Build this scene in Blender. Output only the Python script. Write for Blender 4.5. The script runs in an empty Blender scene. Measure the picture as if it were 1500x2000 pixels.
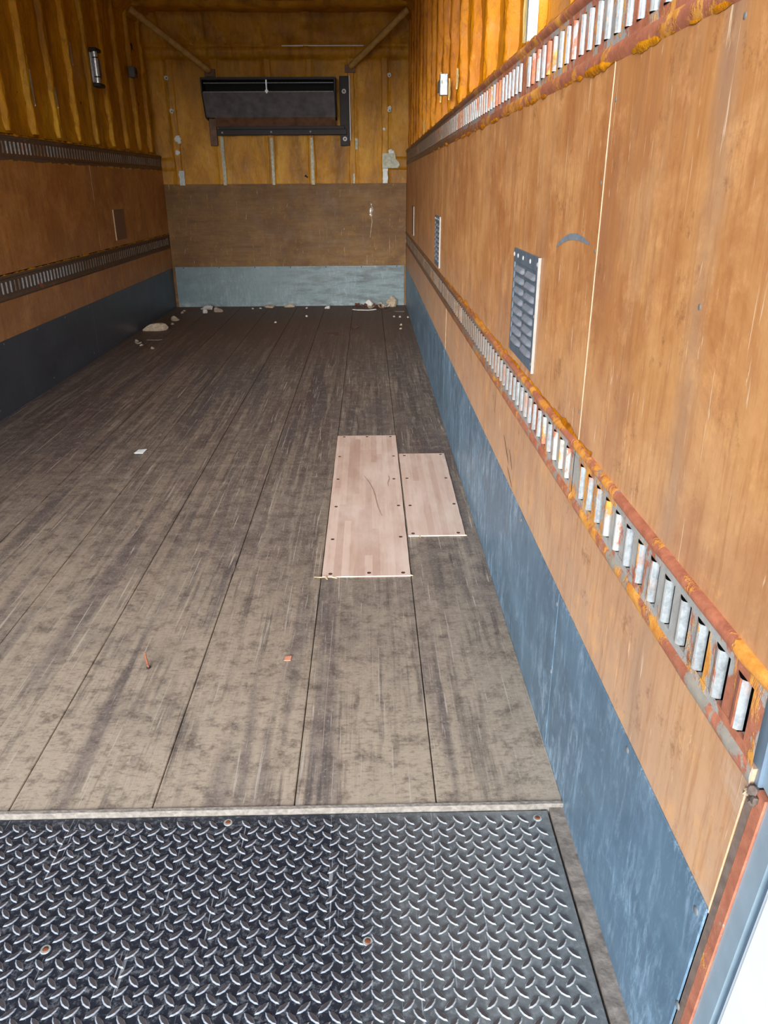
import bpy, bmesh, math, random
from mathutils import Vector, Matrix, noise
random.seed(7)
S = bpy.context.scene
COL = S.collection

# ------------------------------------------------------------ camera
f = 1500.0
def unit(v):
    v = Vector(v); v.normalize(); return v
Dv = unit((-32.0, -640.0, f))
Vv = unit((22.0, (f*f-32*22.0)/640.0, f))
Xv = Vv.cross(Dv)
rows = [Xv, Dv, -Vv]                       # world axes expressed in camera space (x right, y down, z forward)
right = Vector([r[0] for r in rows]); down = Vector([r[1] for r in rows]); fwd = Vector([r[2] for r in rows])
up = -down
cam_d = bpy.data.cameras.new('camera')
cam = bpy.data.objects.new('camera', cam_d); COL.objects.link(cam)
cam_d.sensor_fit = 'VERTICAL'; cam_d.sensor_height = 24.0; cam_d.sensor_width = 18.0
cam_d.lens = f/2000.0*24.0
cam_d.clip_start = 0.02
M = Matrix((( right.x, up.x, -fwd.x, 0.0), (right.y, up.y, -fwd.y, 0.0), (right.z, up.z, -fwd.z, 1.2), (0, 0, 0, 1)))
cam.matrix_world = M
S.camera = cam

# ------------------------------------------------------------ sky and exposure
w = bpy.data.worlds.new('sky'); S.world = w; w.use_nodes = True
nt = w.node_tree; nt.nodes.clear()
wo = nt.nodes.new('ShaderNodeOutputWorld'); bg = nt.nodes.new('ShaderNodeBackground')
sk = nt.nodes.new('ShaderNodeTexSky'); sk.sky_type = 'NISHITA'
sk.sun_disc = False; sk.sun_elevation = math.radians(13); sk.sun_rotation = math.radians(193)
sk.air_density = 1.0; sk.dust_density = 4.0; sk.ozone_density = 1.0
hs = nt.nodes.new('ShaderNodeHueSaturation'); hs.inputs['Saturation'].default_value = 0.45
nt.links.new(sk.outputs[0], hs.inputs['Color']); mxn = nt.nodes.new('ShaderNodeMix'); mxn.data_type = 'RGBA'; mxn.blend_type = 'MULTIPLY'; mxn.inputs[0].default_value = 1.0
mxn.inputs[7].default_value = (0.86, 0.98, 1.20, 1)          # cool daylight balance
nt.links.new(hs.outputs[0], mxn.inputs[6]); nt.links.new(mxn.outputs[2], bg.inputs['Color'])
bg.inputs['Strength'].default_value = 0.55
nt.links.new(bg.outputs[0], wo.inputs[0])
S.view_settings.view_transform = 'Standard'; S.view_settings.look = 'None'
S.view_settings.gamma = 1.0; S.view_settings.use_curve_mapping = False
S.view_settings.exposure = 0.16

# ------------------------------------------------------------ dimensions
XR, XL, YB, YE = 0.397, -2.066, 8.50, 0.645
ZC = 2.66
def yedge(z): return 0.629 + max(0.0, 0.606 - z)*0.105

# ------------------------------------------------------------ material helpers
class NB:
    def __init__(s, name):
        s.m = bpy.data.materials.new(name); s.m.use_nodes = True
        s.t = s.m.node_tree; s.t.nodes.clear()
        s.o = s.t.nodes.new('ShaderNodeOutputMaterial')
        s.b = s.t.nodes.new('ShaderNodeBsdfPrincipled')
        s.t.links.new(s.b.outputs[0], s.o.inputs[0])
        g = s.t.nodes.new('ShaderNodeNewGeometry'); s.P = g.outputs['Position']
    def put(s, inp, v):
        if hasattr(v, 'links'): s.t.links.new(v, inp)
        elif isinstance(v, (tuple, list)):
            inp.default_value = (tuple(v)+(1.0,))[:4] if inp.type == 'RGBA' else v
        else: inp.default_value = v
    def mp(s, vec, scale=(1,1,1), rot=(0,0,0), loc=(0,0,0)):
        n = s.t.nodes.new('ShaderNodeMapping'); s.put(n.inputs[0], vec)
        n.inputs['Scale'].default_value = scale; n.inputs['Rotation'].default_value = rot; n.inputs['Location'].default_value = loc
        return n.outputs[0]
    def noise(s, vec, scale=1.0, detail=4.0, rough=0.55, dist=0.0, col=False):
        n = s.t.nodes.new('ShaderNodeTexNoise'); s.put(n.inputs['Vector'], vec)
        n.inputs['Scale'].default_value = scale; n.inputs['Detail'].default_value = detail
        n.inputs['Roughness'].default_value = rough; n.inputs['Distortion'].default_value = dist
        return n.outputs[1 if col else 0]
    def vor(s, vec, scale=1.0, feat='F1', out=0):
        n = s.t.nodes.new('ShaderNodeTexVoronoi'); n.feature = feat; s.put(n.inputs['Vector'], vec)
        n.inputs['Scale'].default_value = scale
        return n.outputs[out]
    def ramp(s, fac, stops, interp='LINEAR'):
        n = s.t.nodes.new('ShaderNodeValToRGB'); s.put(n.inputs[0], fac); r = n.color_ramp; r.interpolation = interp
        while len(r.elements) < len(stops): r.elements.new(0.5)
        for e, (p, c) in zip(r.elements, stops):
            e.position = p
            e.color = (c, c, c, 1) if not isinstance(c, (tuple, list)) else (tuple(c)+(1.0,))[:4]
        return n.outputs[0]
    def mix(s, fac, a, b, blend='MIX'):
        n = s.t.nodes.new('ShaderNodeMix'); n.data_type = 'RGBA'; n.blend_type = blend
        s.put(n.inputs[0], fac); s.put(n.inputs[6], a); s.put(n.inputs[7], b)
        return n.outputs[2]
    def math(s, op, a, b=0.0, c=0.0):
        n = s.t.nodes.new('ShaderNodeMath'); n.operation = op
        s.put(n.inputs[0], a); s.put(n.inputs[1], b); s.put(n.inputs[2], c)
        return n.outputs[0]
    def sep(s, vec):
        n = s.t.nodes.new('ShaderNodeSeparateXYZ'); s.put(n.inputs[0], vec); return n.outputs
    def comb(s, x, y, z):
        n = s.t.nodes.new('ShaderNodeCombineXYZ'); s.put(n.inputs[0], x); s.put(n.inputs[1], y); s.put(n.inputs[2], z); return n.outputs[0]
    def white(s, vec):
        n = s.t.nodes.new('ShaderNodeTexWhiteNoise'); n.noise_dimensions = '3D'; s.put(n.inputs['Vector'], vec); return n.outputs[0]
    def bump(s, h, strength=0.3, dist=0.01, nrm=None):
        n = s.t.nodes.new('ShaderNodeBump'); n.inputs['Strength'].default_value = strength; n.inputs['Distance'].default_value = dist
        s.put(n.inputs['Height'], h)
        if nrm is not None: s.put(n.inputs['Normal'], nrm)
        return n.outputs[0]
    def done(s, col, rough=0.6, metal=0.0, nrm=None, spec=0.5):
        s.put(s.b.inputs['Base Color'], col); s.put(s.b.inputs['Roughness'], rough); s.put(s.b.inputs['Metallic'], metal)
        s.put(s.b.inputs['Specular IOR Level'], spec)
        if nrm is not None: s.put(s.b.inputs['Normal'], nrm)
        return s.m
def srgb(r, g, b):
    def c(v):
        v /= 255.0
        return v/12.92 if v <= 0.04045 else ((v+0.055)/1.055)**2.4
    return (c(r), c(g), c(b))

def simple(name, col, rough=0.5, metal=0.0, var=0.25, scale=30.0, bump=0.1):
    n = NB(name)
    k = n.noise(n.P, scale, 4)
    c = n.mix(n.ramp(k, [(0.3, 0.0), (0.7, 1.0)]), tuple(v*(1-var) for v in col), tuple(min(1, v*(1+var)) for v in col))
    return n.done(c, rough, metal, n.bump(k, bump, 0.004))

# ---- worn laminated truck flooring
def floor_mat():
    n = NB('worn_laminated_floor_wood')
    x, y, z = n.sep(n.P)
    sx = n.math('FLOOR', n.math('DIVIDE', x, 0.0331))
    off = n.white(n.comb(sx, 0.0, 3.0))
    sy = n.math('FLOOR', n.math('ADD', n.math('DIVIDE', y, 1.25), n.math('MULTIPLY', off, 7.0)))
    tone = n.white(n.comb(sx, sy, 0.0))
    base = n.ramp(tone, [(0.0, srgb(98, 88, 80)), (0.5, srgb(118, 106, 95)), (1.0, srgb(138, 124, 109))])
    big = n.noise(n.mp(n.P, (1.3, 0.45, 1.0)), 1.0, 3, 0.6)
    base = n.mix(n.ramp(big, [(0.42, 0.0), (0.62, 0.6)]), base, srgb(104, 100, 98))
    red = n.noise(n.mp(n.P, (1.6, 0.5, 1.0), loc=(4.2, 1.0, 0)), 1.0, 3, 0.6)
    base = n.mix(n.ramp(red, [(0.5, 0.0), (0.68, 0.55)]), base, srgb(98, 76, 74))
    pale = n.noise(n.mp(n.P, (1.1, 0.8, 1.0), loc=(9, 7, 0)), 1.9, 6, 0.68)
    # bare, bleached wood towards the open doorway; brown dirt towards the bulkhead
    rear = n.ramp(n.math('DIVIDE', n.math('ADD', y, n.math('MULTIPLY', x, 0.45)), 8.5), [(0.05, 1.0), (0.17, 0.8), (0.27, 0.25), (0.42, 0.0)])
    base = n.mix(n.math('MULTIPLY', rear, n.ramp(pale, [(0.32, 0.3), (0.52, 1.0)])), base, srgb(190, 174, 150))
    dirt = n.ramp(n.math('ADD', n.math('DIVIDE', y, 8.5), n.math('MULTIPLY', n.math('SUBTRACT', big, 0.5), 0.25)), [(0.62, 0.0), (0.86, 0.85)])
    # streaks running with the boards, broken up along their length
    brk = n.ramp(n.noise(n.mp(n.P, (5, 2.2, 1), loc=(1, 5, 0)), 1.0, 4, 0.6), [(0.42, 0.0), (0.6, 1.0)])
    st = n.noise(n.mp(n.P, (46, 1.7, 1.0)), 1.0, 6, 0.68, 0.25)
    base = n.mix(n.math('MULTIPLY', brk, n.ramp(st, [(0.39, 0.7), (0.51, 0.0)])), base, srgb(76, 70, 68))
    st2 = n.noise(n.mp(n.P, (28, 1.3, 1.0), rot=(0, 0, 0.05), loc=(3, 3, 0)), 1.0, 6, 0.66, 0.3)
    base = n.mix(n.ramp(st2, [(0.52, 0.0), (0.66, 0.6)]), base, srgb(172, 160, 140))
    # broad dark drag bands, slightly oblique
    tb = n.noise(n.mp(n.P, (7.0, 0.42, 1.0), rot=(0, 0, 0.07)), 1.0, 4, 0.55)
    base = n.mix(n.ramp(tb, [(0.55, 0.0), (0.62, 0.55)]), base, srgb(84, 78, 82))
    # mottled grime and worn specks
    g = n.noise(n.P, 17.0, 10, 0.78)
    base = n.mix(n.ramp(g, [(0.36, 0.75), (0.5, 0.0)]), base, srgb(86, 76, 68))
    base = n.mix(n.ramp(g, [(0.52, 0.0), (0.68, 0.5)]), base, srgb(180, 166, 142))
    gx = n.noise(n.mp(n.P, (38, 150, 1.0), loc=(2, 2, 0)), 1.0, 6, 0.75)
    base = n.mix(n.ramp(gx, [(0.36, 0.5), (0.48, 0.0)]), base, srgb(84, 74, 66))
    base = n.mix(dirt, base, n.mix(n.ramp(g, [(0.35, 0.0), (0.65, 1.0)]), srgb(86, 66, 52), srgb(116, 92, 74)))
    g2 = n.noise(n.P, 120.0, 6, 0.8)
    base = n.mix(n.ramp(g2, [(0.54, 0.0), (0.68, 0.6)]), base, srgb(198, 188, 170))
    for k, (rot, sc, th) in enumerate([(0.10, (120, 1.8, 1), 0.655), (-0.16, (130, 2.2, 1), 0.665), (0.42, (110, 2.4, 1), 0.68), (1.35, (110, 3, 1), 0.70), (-0.8, (110, 4, 1), 0.70)]):
        s_ = n.noise(n.mp(n.P, sc, rot=(0, 0, rot), loc=(k*3.1, k, 0)), 1.0, 4, 0.55, 0.8)
        base = n.mix(n.math('MULTIPLY', n.math('SUBTRACT', 1.0, dirt), n.ramp(s_, [(th, 0.0), (th+0.03, 0.7)])), base, srgb(196, 186, 170))
    hh = n.math('ADD', n.math('MULTIPLY', g, 0.6), n.math('MULTIPLY', st, 0.5))
    rough = n.ramp(g, [(0.3, 0.5), (0.7, 0.75)])
    return n.done(base, rough, 0.0, n.bump(hh, 0.4, 0.004), 0.35)

# ---- varnished plywood, grain axis 'z' (vertical) or 'x' (horizontal)
def ply_mat(name, c0, c1, c2, grain='z', axis='x', worn=0.5):
    n = NB(name)
    sc = {'z': (16, 16, 1.9), 'x': (1.6, 1.6, 26)}[grain]
    g = n.noise(n.mp(n.P, sc), 1.0, 6, 0.66, 0.6)
    base = n.ramp(g, [(0.22, c0), (0.5, c1), (0.8, c2)])
    b1 = n.noise(n.mp(n.P, (1.4, 1.4, 1.1)), 1.5, 5, 0.65)
    base = n.mix(n.ramp(b1, [(0.36, 0.6), (0.54, 0.0)]), base, tuple(v*k for v, k in zip(c0, (1.0, 0.85, 0.8))))
    b3 = n.noise(n.mp(n.P, (1.0, 1.0, 1.3), loc=(3, 8, 5)), 3.4, 8, 0.72, 0.3)
    base = n.mix(n.ramp(b3, [(0.46, 0.0), (0.66, 0.75)]), base, tuple(min(1, v*k) for v, k in zip(c2, (1.08, 1.1, 1.1))))
    b2 = n.noise(n.mp(n.P, (2.6, 2.6, 0.7), loc=(5, 2, 1)), 1.2, 5, 0.65)
    base = n.mix(n.ramp(b2, [(0.54, 0.0), (0.72, 0.6*worn)]), base, srgb(158, 126, 104))
    xx, yy, zz = n.sep(n.P)
    if grain == 'z':       # varnish worn off low down and beside the doorway
        low = n.ramp(n.math('ADD', zz, n.math('MULTIPLY', n.math('SUBTRACT', b1, 0.5), 0.5)), [(0.45, 0.6*worn), (0.95, 0.0)])
        dr = n.ramp(n.math('ADD', n.math('ADD', yy, n.math('MULTIPLY', zz, 0.6)), n.math('MULTIPLY', n.math('SUBTRACT', b3, 0.5), 1.2)), [(0.8, 1.0), (1.7, 0.0)])
        low = n.math('MAXIMUM', low, n.math('MULTIPLY', dr, worn))
        base = n.mix(low, base, srgb(208, 184, 160))
        if name == 'varnished_plywood':      # grey rubbed stripe beside the doorway
            bd_ = n.math('ABSOLUTE', n.math('SUBTRACT', n.math('ADD', yy, n.math('MULTIPLY', n.math('SUBTRACT', b3, 0.5), 0.10)), 0.945))
            base = n.mix(n.math('MULTIPLY', n.ramp(bd_, [(0.008, 0.65), (0.042, 0.0)]), n.ramp(b2, [(0.35, 0.4), (0.55, 1.0)])), base, srgb(160, 134, 114))
    fl = n.noise(n.P, 9.0, 9, 0.76)
    base = n.mix(n.ramp(fl, [(0.53, 0.0), (0.68, 0.5)]), base, tuple(min(1, v*1.3) for v in c2))
    dk = n.noise(n.mp(n.P, (1, 1, 1), loc=(7, 7, 7)), 11.0, 9, 0.8)
    base = n.mix(n.ramp(dk, [(0.32, 0.6), (0.42, 0.0)]), base, srgb(116, 74, 46))
    fine = n.noise(n.mp(n.P, (90, 90, 9) if grain == 'z' else (9, 9, 90)), 1.0, 4, 0.7)
    base = n.mix(n.ramp(fine, [(0.36, 0.35), (0.5, 0.0)]), base, c0)
    for k, (rx, sc2, th, cc) in enumerate([(0.5, (70, 70, 6), 0.67, srgb(240, 205, 165)), (-0.9, (60, 60, 7), 0.68, srgb(244, 214, 176)), (0.1, (80, 80, 5), 0.68, srgb(244, 214, 176)),
                                           (1.45, (60, 60, 2.6), 0.69, srgb(104, 66, 44)), (1.62, (80, 80, 4.5), 0.69, srgb(245, 218, 184)), (-0.3, (60, 60, 3.5), 0.70, srgb(110, 72, 50))]):
        s_ = n.noise(n.mp(n.P, sc2, rot=(rx, 0, 0), loc=(k*2.3, k*1.7, 0)), 1.0, 4, 0.6, 0.9)
        base = n.mix(n.ramp(s_, [(th, 0.0), (th+0.03, 0.6*worn+0.15)]), base, cc)
    return n.done(base, n.ramp(fl, [(0.3, 0.42), (0.7, 0.65)]), 0.0, n.bump(n.math('ADD', g, fl), 0.12, 0.003), 0.22)

# ---- galvanised scuff plate
def kick_mat(name, c0, c1, scuff=0.6, metal=0.2, rough=0.42):
    n = NB(name)
    a = n.noise(n.mp(n.P, (2, 2, 3)), 2.0, 6, 0.65)
    hi = tuple(min(1, v*1.7+0.12) for v in c1)
    base = n.mix(n.ramp(a, [(0.3, 0.0), (0.7, 1.0)]), c0, c1)
    cl = n.ramp(n.noise(n.mp(n.P, (1, 1, 1.4), loc=(6, 1, 2)), 2.6, 5, 0.65), [(0.4, 0.15), (0.6, 1.0)])
    for k, (rx, sc, th) in enumerate([(0.25, (34, 34, 8), 0.55), (-0.6, (40, 40, 9), 0.57), (0.9, (36, 36, 8), 0.59)]):
        s_ = n.noise(n.mp(n.P, sc, rot=(rx, 0, 0), loc=(k*2, k, 3)), 1.0, 9, 0.78, 0.8)
        base = n.mix(n.math('MULTIPLY', cl, n.ramp(s_, [(th-0.04, 0.0), (th+0.08, scuff)])), base, hi)
    m_ = n.noise(n.mp(n.P, (1, 1, 1), loc=(3, 3, 3)), 9.0, 9, 0.8)
    base = n.mix(n.ramp(m_, [(0.56, 0.0), (0.68, 0.6*scuff)]), base, hi)
    base = n.mix(n.ramp(m_, [(0.34, 0.4), (0.44, 0.0)]), base, tuple(v*0.75 for v in c0))
    xx, yy, zz = n.sep(n.P)
    if name == 'pale_galvanised_plate':
        gr = n.noise(n.mp(n.P, (3, 1, 14), loc=(2, 0, 1)), 1.2, 8, 0.75)
        gx = n.ramp(n.math('ADD', xx, 1.6), [(0.5, 0.15), (1.0, 1.0)])
        base = n.mix(n.math('MULTIPLY', gx, n.ramp(gr, [(0.46, 0.0), (0.62, 0.75)])), base, srgb(62, 66, 62))
        lo = n.ramp(n.math('ADD', zz, n.math('MULTIPLY', gr, 0.08)), [(0.05, 0.8), (0.10, 0.0)])
        base = n.mix(n.math('MULTIPLY', lo, n.ramp(m_, [(0.45, 0.0), (0.6, 1.0)])), base, srgb(150, 160, 156))
    return n.done(base, n.ramp(a, [(0.3, rough-0.06), (0.7, rough+0.12)]), metal, n.bump(m_, 0.06, 0.002), 0.5)

# ---- cured spray foam
def foam_mat(name='amber_spray_foam', d=(182, 122, 10), m_=(222, 160, 18), l=(244, 196, 54), fine=1.0):
    n = NB(name)
    a = n.noise(n.mp(n.P, (1, 1, 0.55)), 3.2, 6, 0.65, 0.3)
    base = n.ramp(a, [(0.28, srgb(*d)), (0.5, srgb(*m_)), (0.72, srgb(*l))])
    o = n.noise(n.mp(n.P, (2.5, 2.5, 0.5), loc=(8, 3, 1)), 1.8, 6, 0.7, 0.3)
    base = n.mix(n.ramp(o, [(0.34, 0.7), (0.5, 0.0)]), base, tuple(v*k for v, k in zip(srgb(*d), (0.62, 0.6, 0.8))))
    b_ = n.noise(n.mp(n.P, (1, 1, 0.5), loc=(2, 2, 2)), 24.0, 8, 0.74, 0.8)
    base = n.mix(n.ramp(b_, [(0.36, 0.6*fine), (0.5, 0.0)]), base, tuple(v*0.6 for v in srgb(*d)))
    base = n.mix(n.ramp(b_, [(0.6, 0.0), (0.74, 0.45*fine)]), base, srgb(238, 196, 96))
    h = n.math('ADD', n.noise(n.mp(n.P, (1, 1, 0.5)), 18.0, 6, 0.7, 0.7), n.math('MULTIPLY', b_, 0.7))
    return n.done(base, n.ramp(b_, [(0.3, 0.3), (0.7, 0.5)]), 0.0, n.bump(h, 0.35+0.35*fine, 0.014), 0.45)

# ---- cargo rail: galvanised steel under chipped red primer and foam overspray
def rail_mat(name, red=0.5, foam=0.4, base_c=(134, 140, 142), seed=0.0, grime=None, metal=0.08):
    n = NB(name)
    xx, yy, zz = n.sep(n.P)
    a = n.noise(n.mp(n.P, (2, 2, 2), loc=(seed, seed, 0)), 16.0, 8, 0.78)
    base = n.mix(n.ramp(a, [(0.35, 0.0), (0.65, 1.0)]), tuple(v*0.72 for v in srgb(*base_c)), srgb(*base_c))
    r_ = n.noise(n.mp(n.P, (1.6, 1.6, 1.0), loc=(seed+3, 1, 0)), 6.0, 8, 0.75, 0.3)
    rm = n.ramp(r_, [(0.62-0.3*red, 0.0), (0.65-0.3*red, 1.0)])
    base = n.mix(rm, base, n.mix(n.ramp(a, [(0.3, 0.0), (0.7, 1.0)]), srgb(146, 84, 62), srgb(208, 132, 98)))
    f_ = n.noise(n.mp(n.P, (1.4, 1.4, 1.2), loc=(seed+8, 4, 2)), 5.0, 8, 0.76, 0.4)
    fm = n.ramp(f_, [(0.64-0.22*foam, 0.0), (0.68-0.22*foam, 1.0)])
    base = n.mix(fm, base, n.mix(n.ramp(a, [(0.3, 0.0), (0.7, 1.0)]), srgb(196, 110, 34), srgb(244, 184, 88)))
    if grime:
        gm = n.ramp(n.math('DIVIDE', yy, 8.5), [(grime[0]/8.5, 0.0), (grime[1]/8.5, 0.85)])
        base = n.mix(gm, base, n.mix(n.ramp(a, [(0.3, 0.0), (0.7, 1.0)]), srgb(62, 44, 26), srgb(122, 90, 56)))
    mt = n.math('MULTIPLY', n.math('SUBTRACT', 1.0, n.math('MAXIMUM', rm, fm)), metal)
    return n.done(base, 0.5, mt, n.bump(n.math('ADD', n.math('MULTIPLY', fm, 0.6), n.math('MULTIPLY', a, 0.4)), 0.5, 0.004), 0.5)
def lip_mat(name, y0, y1, col=(172, 178, 177)):
    n = NB(name); xx, yy, zz = n.sep(n.P)
    a = n.noise(n.P, 60.0, 6, 0.75)
    b = n.noise(n.P, 7.0, 4, 0.6)
    base = n.mix(n.ramp(a, [(0.35, 0.0), (0.6, 1.0)]), tuple(v*0.6 for v in srgb(*col)), srgb(*col))
    base = n.mix(n.ramp(b, [(0.56, 0.0), (0.66, 0.7)]), base, srgb(186, 124, 92))
    gm = n.ramp(n.math('DIVIDE', yy, 8.5), [(y0/8.5, 0.0), (y1/8.5, 0.88)])
    base = n.mix(gm, base, srgb(92, 70, 46))
    return n.done(base, 0.4, 0.2, n.bump(a, 0.3, 0.002), 0.5)

MT = {}
MT['floor'] = floor_mat()
MT['ply_right'] = ply_mat('varnished_plywood', srgb(164, 106, 60), srgb(196, 137, 82), srgb(214, 160, 104), 'z', worn=0.8)
MT['ply_left'] = ply_mat('dark_varnished_plywood', srgb(158, 106, 50), srgb(190, 134, 70), srgb(208, 154, 90), 'z', worn=0.35)
MT['ply_back'] = ply_mat('brown_plywood', srgb(92, 64, 32), srgb(116, 84, 44), srgb(134, 100, 56), 'x', worn=0.2)
MT['kick_right'] = kick_mat('scuffed_galvanised_plate', srgb(84, 112, 132), srgb(110, 140, 160), 0.85)  # blue of the reflected sky is put into this base colour
MT['kick_left'] = kick_mat('shaded_galvanised_plate', srgb(80, 90, 100), srgb(96, 106, 118), 0.08, 0.3, 0.4)  # same plate, its weaker reflection on this side put into a darker base
MT['kick_back'] = kick_mat('pale_galvanised_plate', srgb(88, 104, 106), srgb(106, 124, 126), 0.3, 0.1)
MT['foam'] = foam_mat()
MT['foam_r'] = foam_mat('orange_spray_foam', (168, 94, 2), (206, 128, 4), (224, 152, 14))
MT['foam_b'] = foam_mat('brown_smooth_foam', (158, 104, 8), (204, 142, 16), (228, 172, 50), 0.45)
MT['brace'] = simple('dusty_foam_on_tube', srgb(198, 160, 88), 0.7, 0, 0.2, 20, 0.4)
MT['foam_pale'] = simple('pale_torn_foam', srgb(240, 216, 140), 0.8, 0, 0.15, 60, 0.5)
MT['rail_r'] = rail_mat('rail_steel_red_primer', 0.3, 0.45, (188, 188, 180), 0.0, (1.7, 3.6))
MT['rail_ru'] = rail_mat('rail_steel_upper', 0.45, 0.35, (182, 180, 174), 5.0, (2.6, 4.6))
MT['flange'] = rail_mat('primed_rail_flange', 0.85, 0.55, (170, 166, 158), 2.0, (2.2, 4.2))
MT['flange_low'] = rail_mat('scraped_rail_flange', 0.55, 0.45, (176, 168, 152), 9.0, (2.0, 4.0))
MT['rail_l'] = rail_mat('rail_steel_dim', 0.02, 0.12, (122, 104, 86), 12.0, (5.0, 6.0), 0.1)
MT['lip_r'] = lip_mat('slot_lip_lower', 1.7, 3.0); MT['lip_u'] = lip_mat('slot_lip_upper', 2.6, 4.2); MT['lip_l'] = lip_mat('slot_lip_left', 5.2, 5.9)
MT['lip'] = simple('bright_slot_lip', srgb(206, 214, 214), 0.3, 0.55, 0.2, 90, 0.4)
MT['cavity'] = simple('dark_cavity', srgb(22, 20, 20), 0.9)
MT['steel'] = simple('galvanised_steel', srgb(172, 180, 182), 0.4, 0.5, 0.25, 60, 0.3)
MT['steel_pale'] = simple('bare_bright_steel', srgb(176, 182, 176), 0.45, 0.2, 0.15, 60, 0.4)
MT['strip'] = simple('dull_zinc_strip', srgb(172, 172, 150), 0.5, 0.1, 0.3, 50, 0.3)
MT['screw'] = simple('screw_steel', srgb(140, 144, 144), 0.4, 0.4, 0.1)
MT['vent'] = simple('blue_grey_vent_steel', srgb(98, 112, 124), 0.45, 0.1, 0.2, 25, 0.15)
MT['louvre'] = simple('dull_louvre_steel', srgb(136, 142, 150), 0.5, 0.1, 0.15, 40, 0.15)
MT['vent_edge'] = simple('bright_vent_edge', srgb(150, 146, 138), 0.5, 0.1, 0.1)
MT['black'] = simple('black_painted_metal', srgb(30, 25, 24), 0.6, 0.0, 0.2, 12)
MT['black_in'] = simple('black_interior', srgb(10, 10, 10), 0.8)
MT['charcoal'] = simple('charcoal_panel', srgb(98, 97, 97), 0.6, 0.0, 0.3, 14)
MT['rusty'] = simple('rusty_brown_metal', srgb(118, 86, 66), 0.6, 0.2, 0.35, 14)
MT['caulk'] = simple('pale_joint_filler', srgb(172, 150, 120), 0.7)
MT['seal'] = simple('weathered_rubber_seal', srgb(92, 78, 68), 0.75, 0, 0.35, 40, 0.5)
MT['primer'] = rail_mat('orange_red_primer', 0.85, 0.15, (190, 170, 150), 20.0)
MT['post'] = simple('pale_blue_galvanised_post', srgb(164, 186, 196), 0.5, 0.2, 0.12, 14, 0.2)
MT['post_dark'] = simple('grey_blue_groove', srgb(120, 138, 152), 0.5, 0.2, 0.12, 14, 0.2)
MT['door'] = simple('white_door_skin', srgb(232, 242, 242), 0.4, 0, 0.05, 8)
MT['edge'] = simple('pale_cut_board_edge', srgb(128, 121, 111), 0.9, 0, 0.3, 90, 0.6)
MT['curb'] = simple('dirty_sill', srgb(138, 128, 116), 0.85, 0, 0.3, 45, 0.5)
MT['scrap'] = simple('white_scrap', srgb(236, 244, 240), 0.6, 0, 0.05)
MT['debris'] = simple('grey_foam_crumbs', srgb(176, 158, 132), 0.9, 0, 0.3, 50, 0.6)
MT['debris_w'] = simple('pale_debris', srgb(205, 200, 190), 0.85, 0, 0.15, 50, 0.5)
MT['leaf'] = simple('reddish_dead_leaf', srgb(104, 64, 52), 0.85, 0, 0.3, 50, 0.5)
MT['orange'] = simple('orange_scrap', srgb(222, 150, 116), 0.7, 0, 0.1)
MT['rust'] = simple('rusty_bolt', srgb(130, 76, 48), 0.7, 0.3, 0.3, 120)
MT['grey_scuff'] = simple('grey_rubbed_paint', srgb(124, 132, 138), 0.7, 0, 0.2, 60)
MT['dark_scuff'] = simple('dark_rubber_scuff', srgb(122, 92, 70), 0.8, 0, 0.2, 60)
MT['ground'] = simple('concrete_yard', srgb(165, 162, 156), 0.9, 0, 0.15, 3)
MT['clear'] = simple('shiny_wrinkled_plastic', srgb(168, 156, 140), 0.15, 0.1, 0.3, 80, 0.6)
MT['tape'] = simple('pale_lath_splinter', srgb(190, 166, 128), 0.6)

def tread_mat(worn):
    n = NB('worn_lit_lug_slopes' if worn else 'tread_plate_steel')
    a = n.noise(n.mp(n.P, (1.6, 0.9, 1)), 1.6, 4, 0.6)
    x, y, z = n.sep(n.P)
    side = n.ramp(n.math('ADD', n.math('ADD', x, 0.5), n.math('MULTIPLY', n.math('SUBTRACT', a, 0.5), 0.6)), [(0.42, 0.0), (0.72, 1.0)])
    if worn: base = n.mix(side, srgb(138, 144, 150), srgb(160, 164, 162))  # lug slopes paler: wear, plus reflected light put into the colour
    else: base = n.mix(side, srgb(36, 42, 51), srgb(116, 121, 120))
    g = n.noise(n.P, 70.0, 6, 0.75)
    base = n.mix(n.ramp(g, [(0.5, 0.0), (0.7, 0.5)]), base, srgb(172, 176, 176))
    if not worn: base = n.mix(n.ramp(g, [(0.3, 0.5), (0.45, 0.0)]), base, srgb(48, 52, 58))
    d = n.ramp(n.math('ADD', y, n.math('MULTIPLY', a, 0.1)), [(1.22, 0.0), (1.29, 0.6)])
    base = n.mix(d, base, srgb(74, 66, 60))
    for k, (rot, sc, th) in enumerate([(0.5, (130, 3, 1), 0.68), (-0.7, (140, 4, 1), 0.69)]):
        s_ = n.noise(n.mp(n.P, sc, rot=(0, 0, rot), loc=(k, k, 0)), 1.0, 3, 0.5, 0.5)
        base = n.mix(n.ramp(s_, [(th, 0.0), (th+0.03, 0.5)]), base, srgb(200, 204, 206))
    return n.done(base, n.ramp(g, [(0.3, 0.35), (0.7, 0.65)]), 0.1, n.bump(g, 0.2, 0.002), 0.5)
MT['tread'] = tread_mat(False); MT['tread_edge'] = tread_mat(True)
nlt = NB('tread_lug_tops'); gg = nlt.noise(nlt.P, 60, 4)
MT['lug_top'] = nlt.done(nlt.mix(nlt.noise(nlt.P, 3, 3), srgb(66, 66, 72), srgb(110, 104, 100)), 0.4, 0.4, nlt.bump(gg, 0.2, 0.002))

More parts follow.
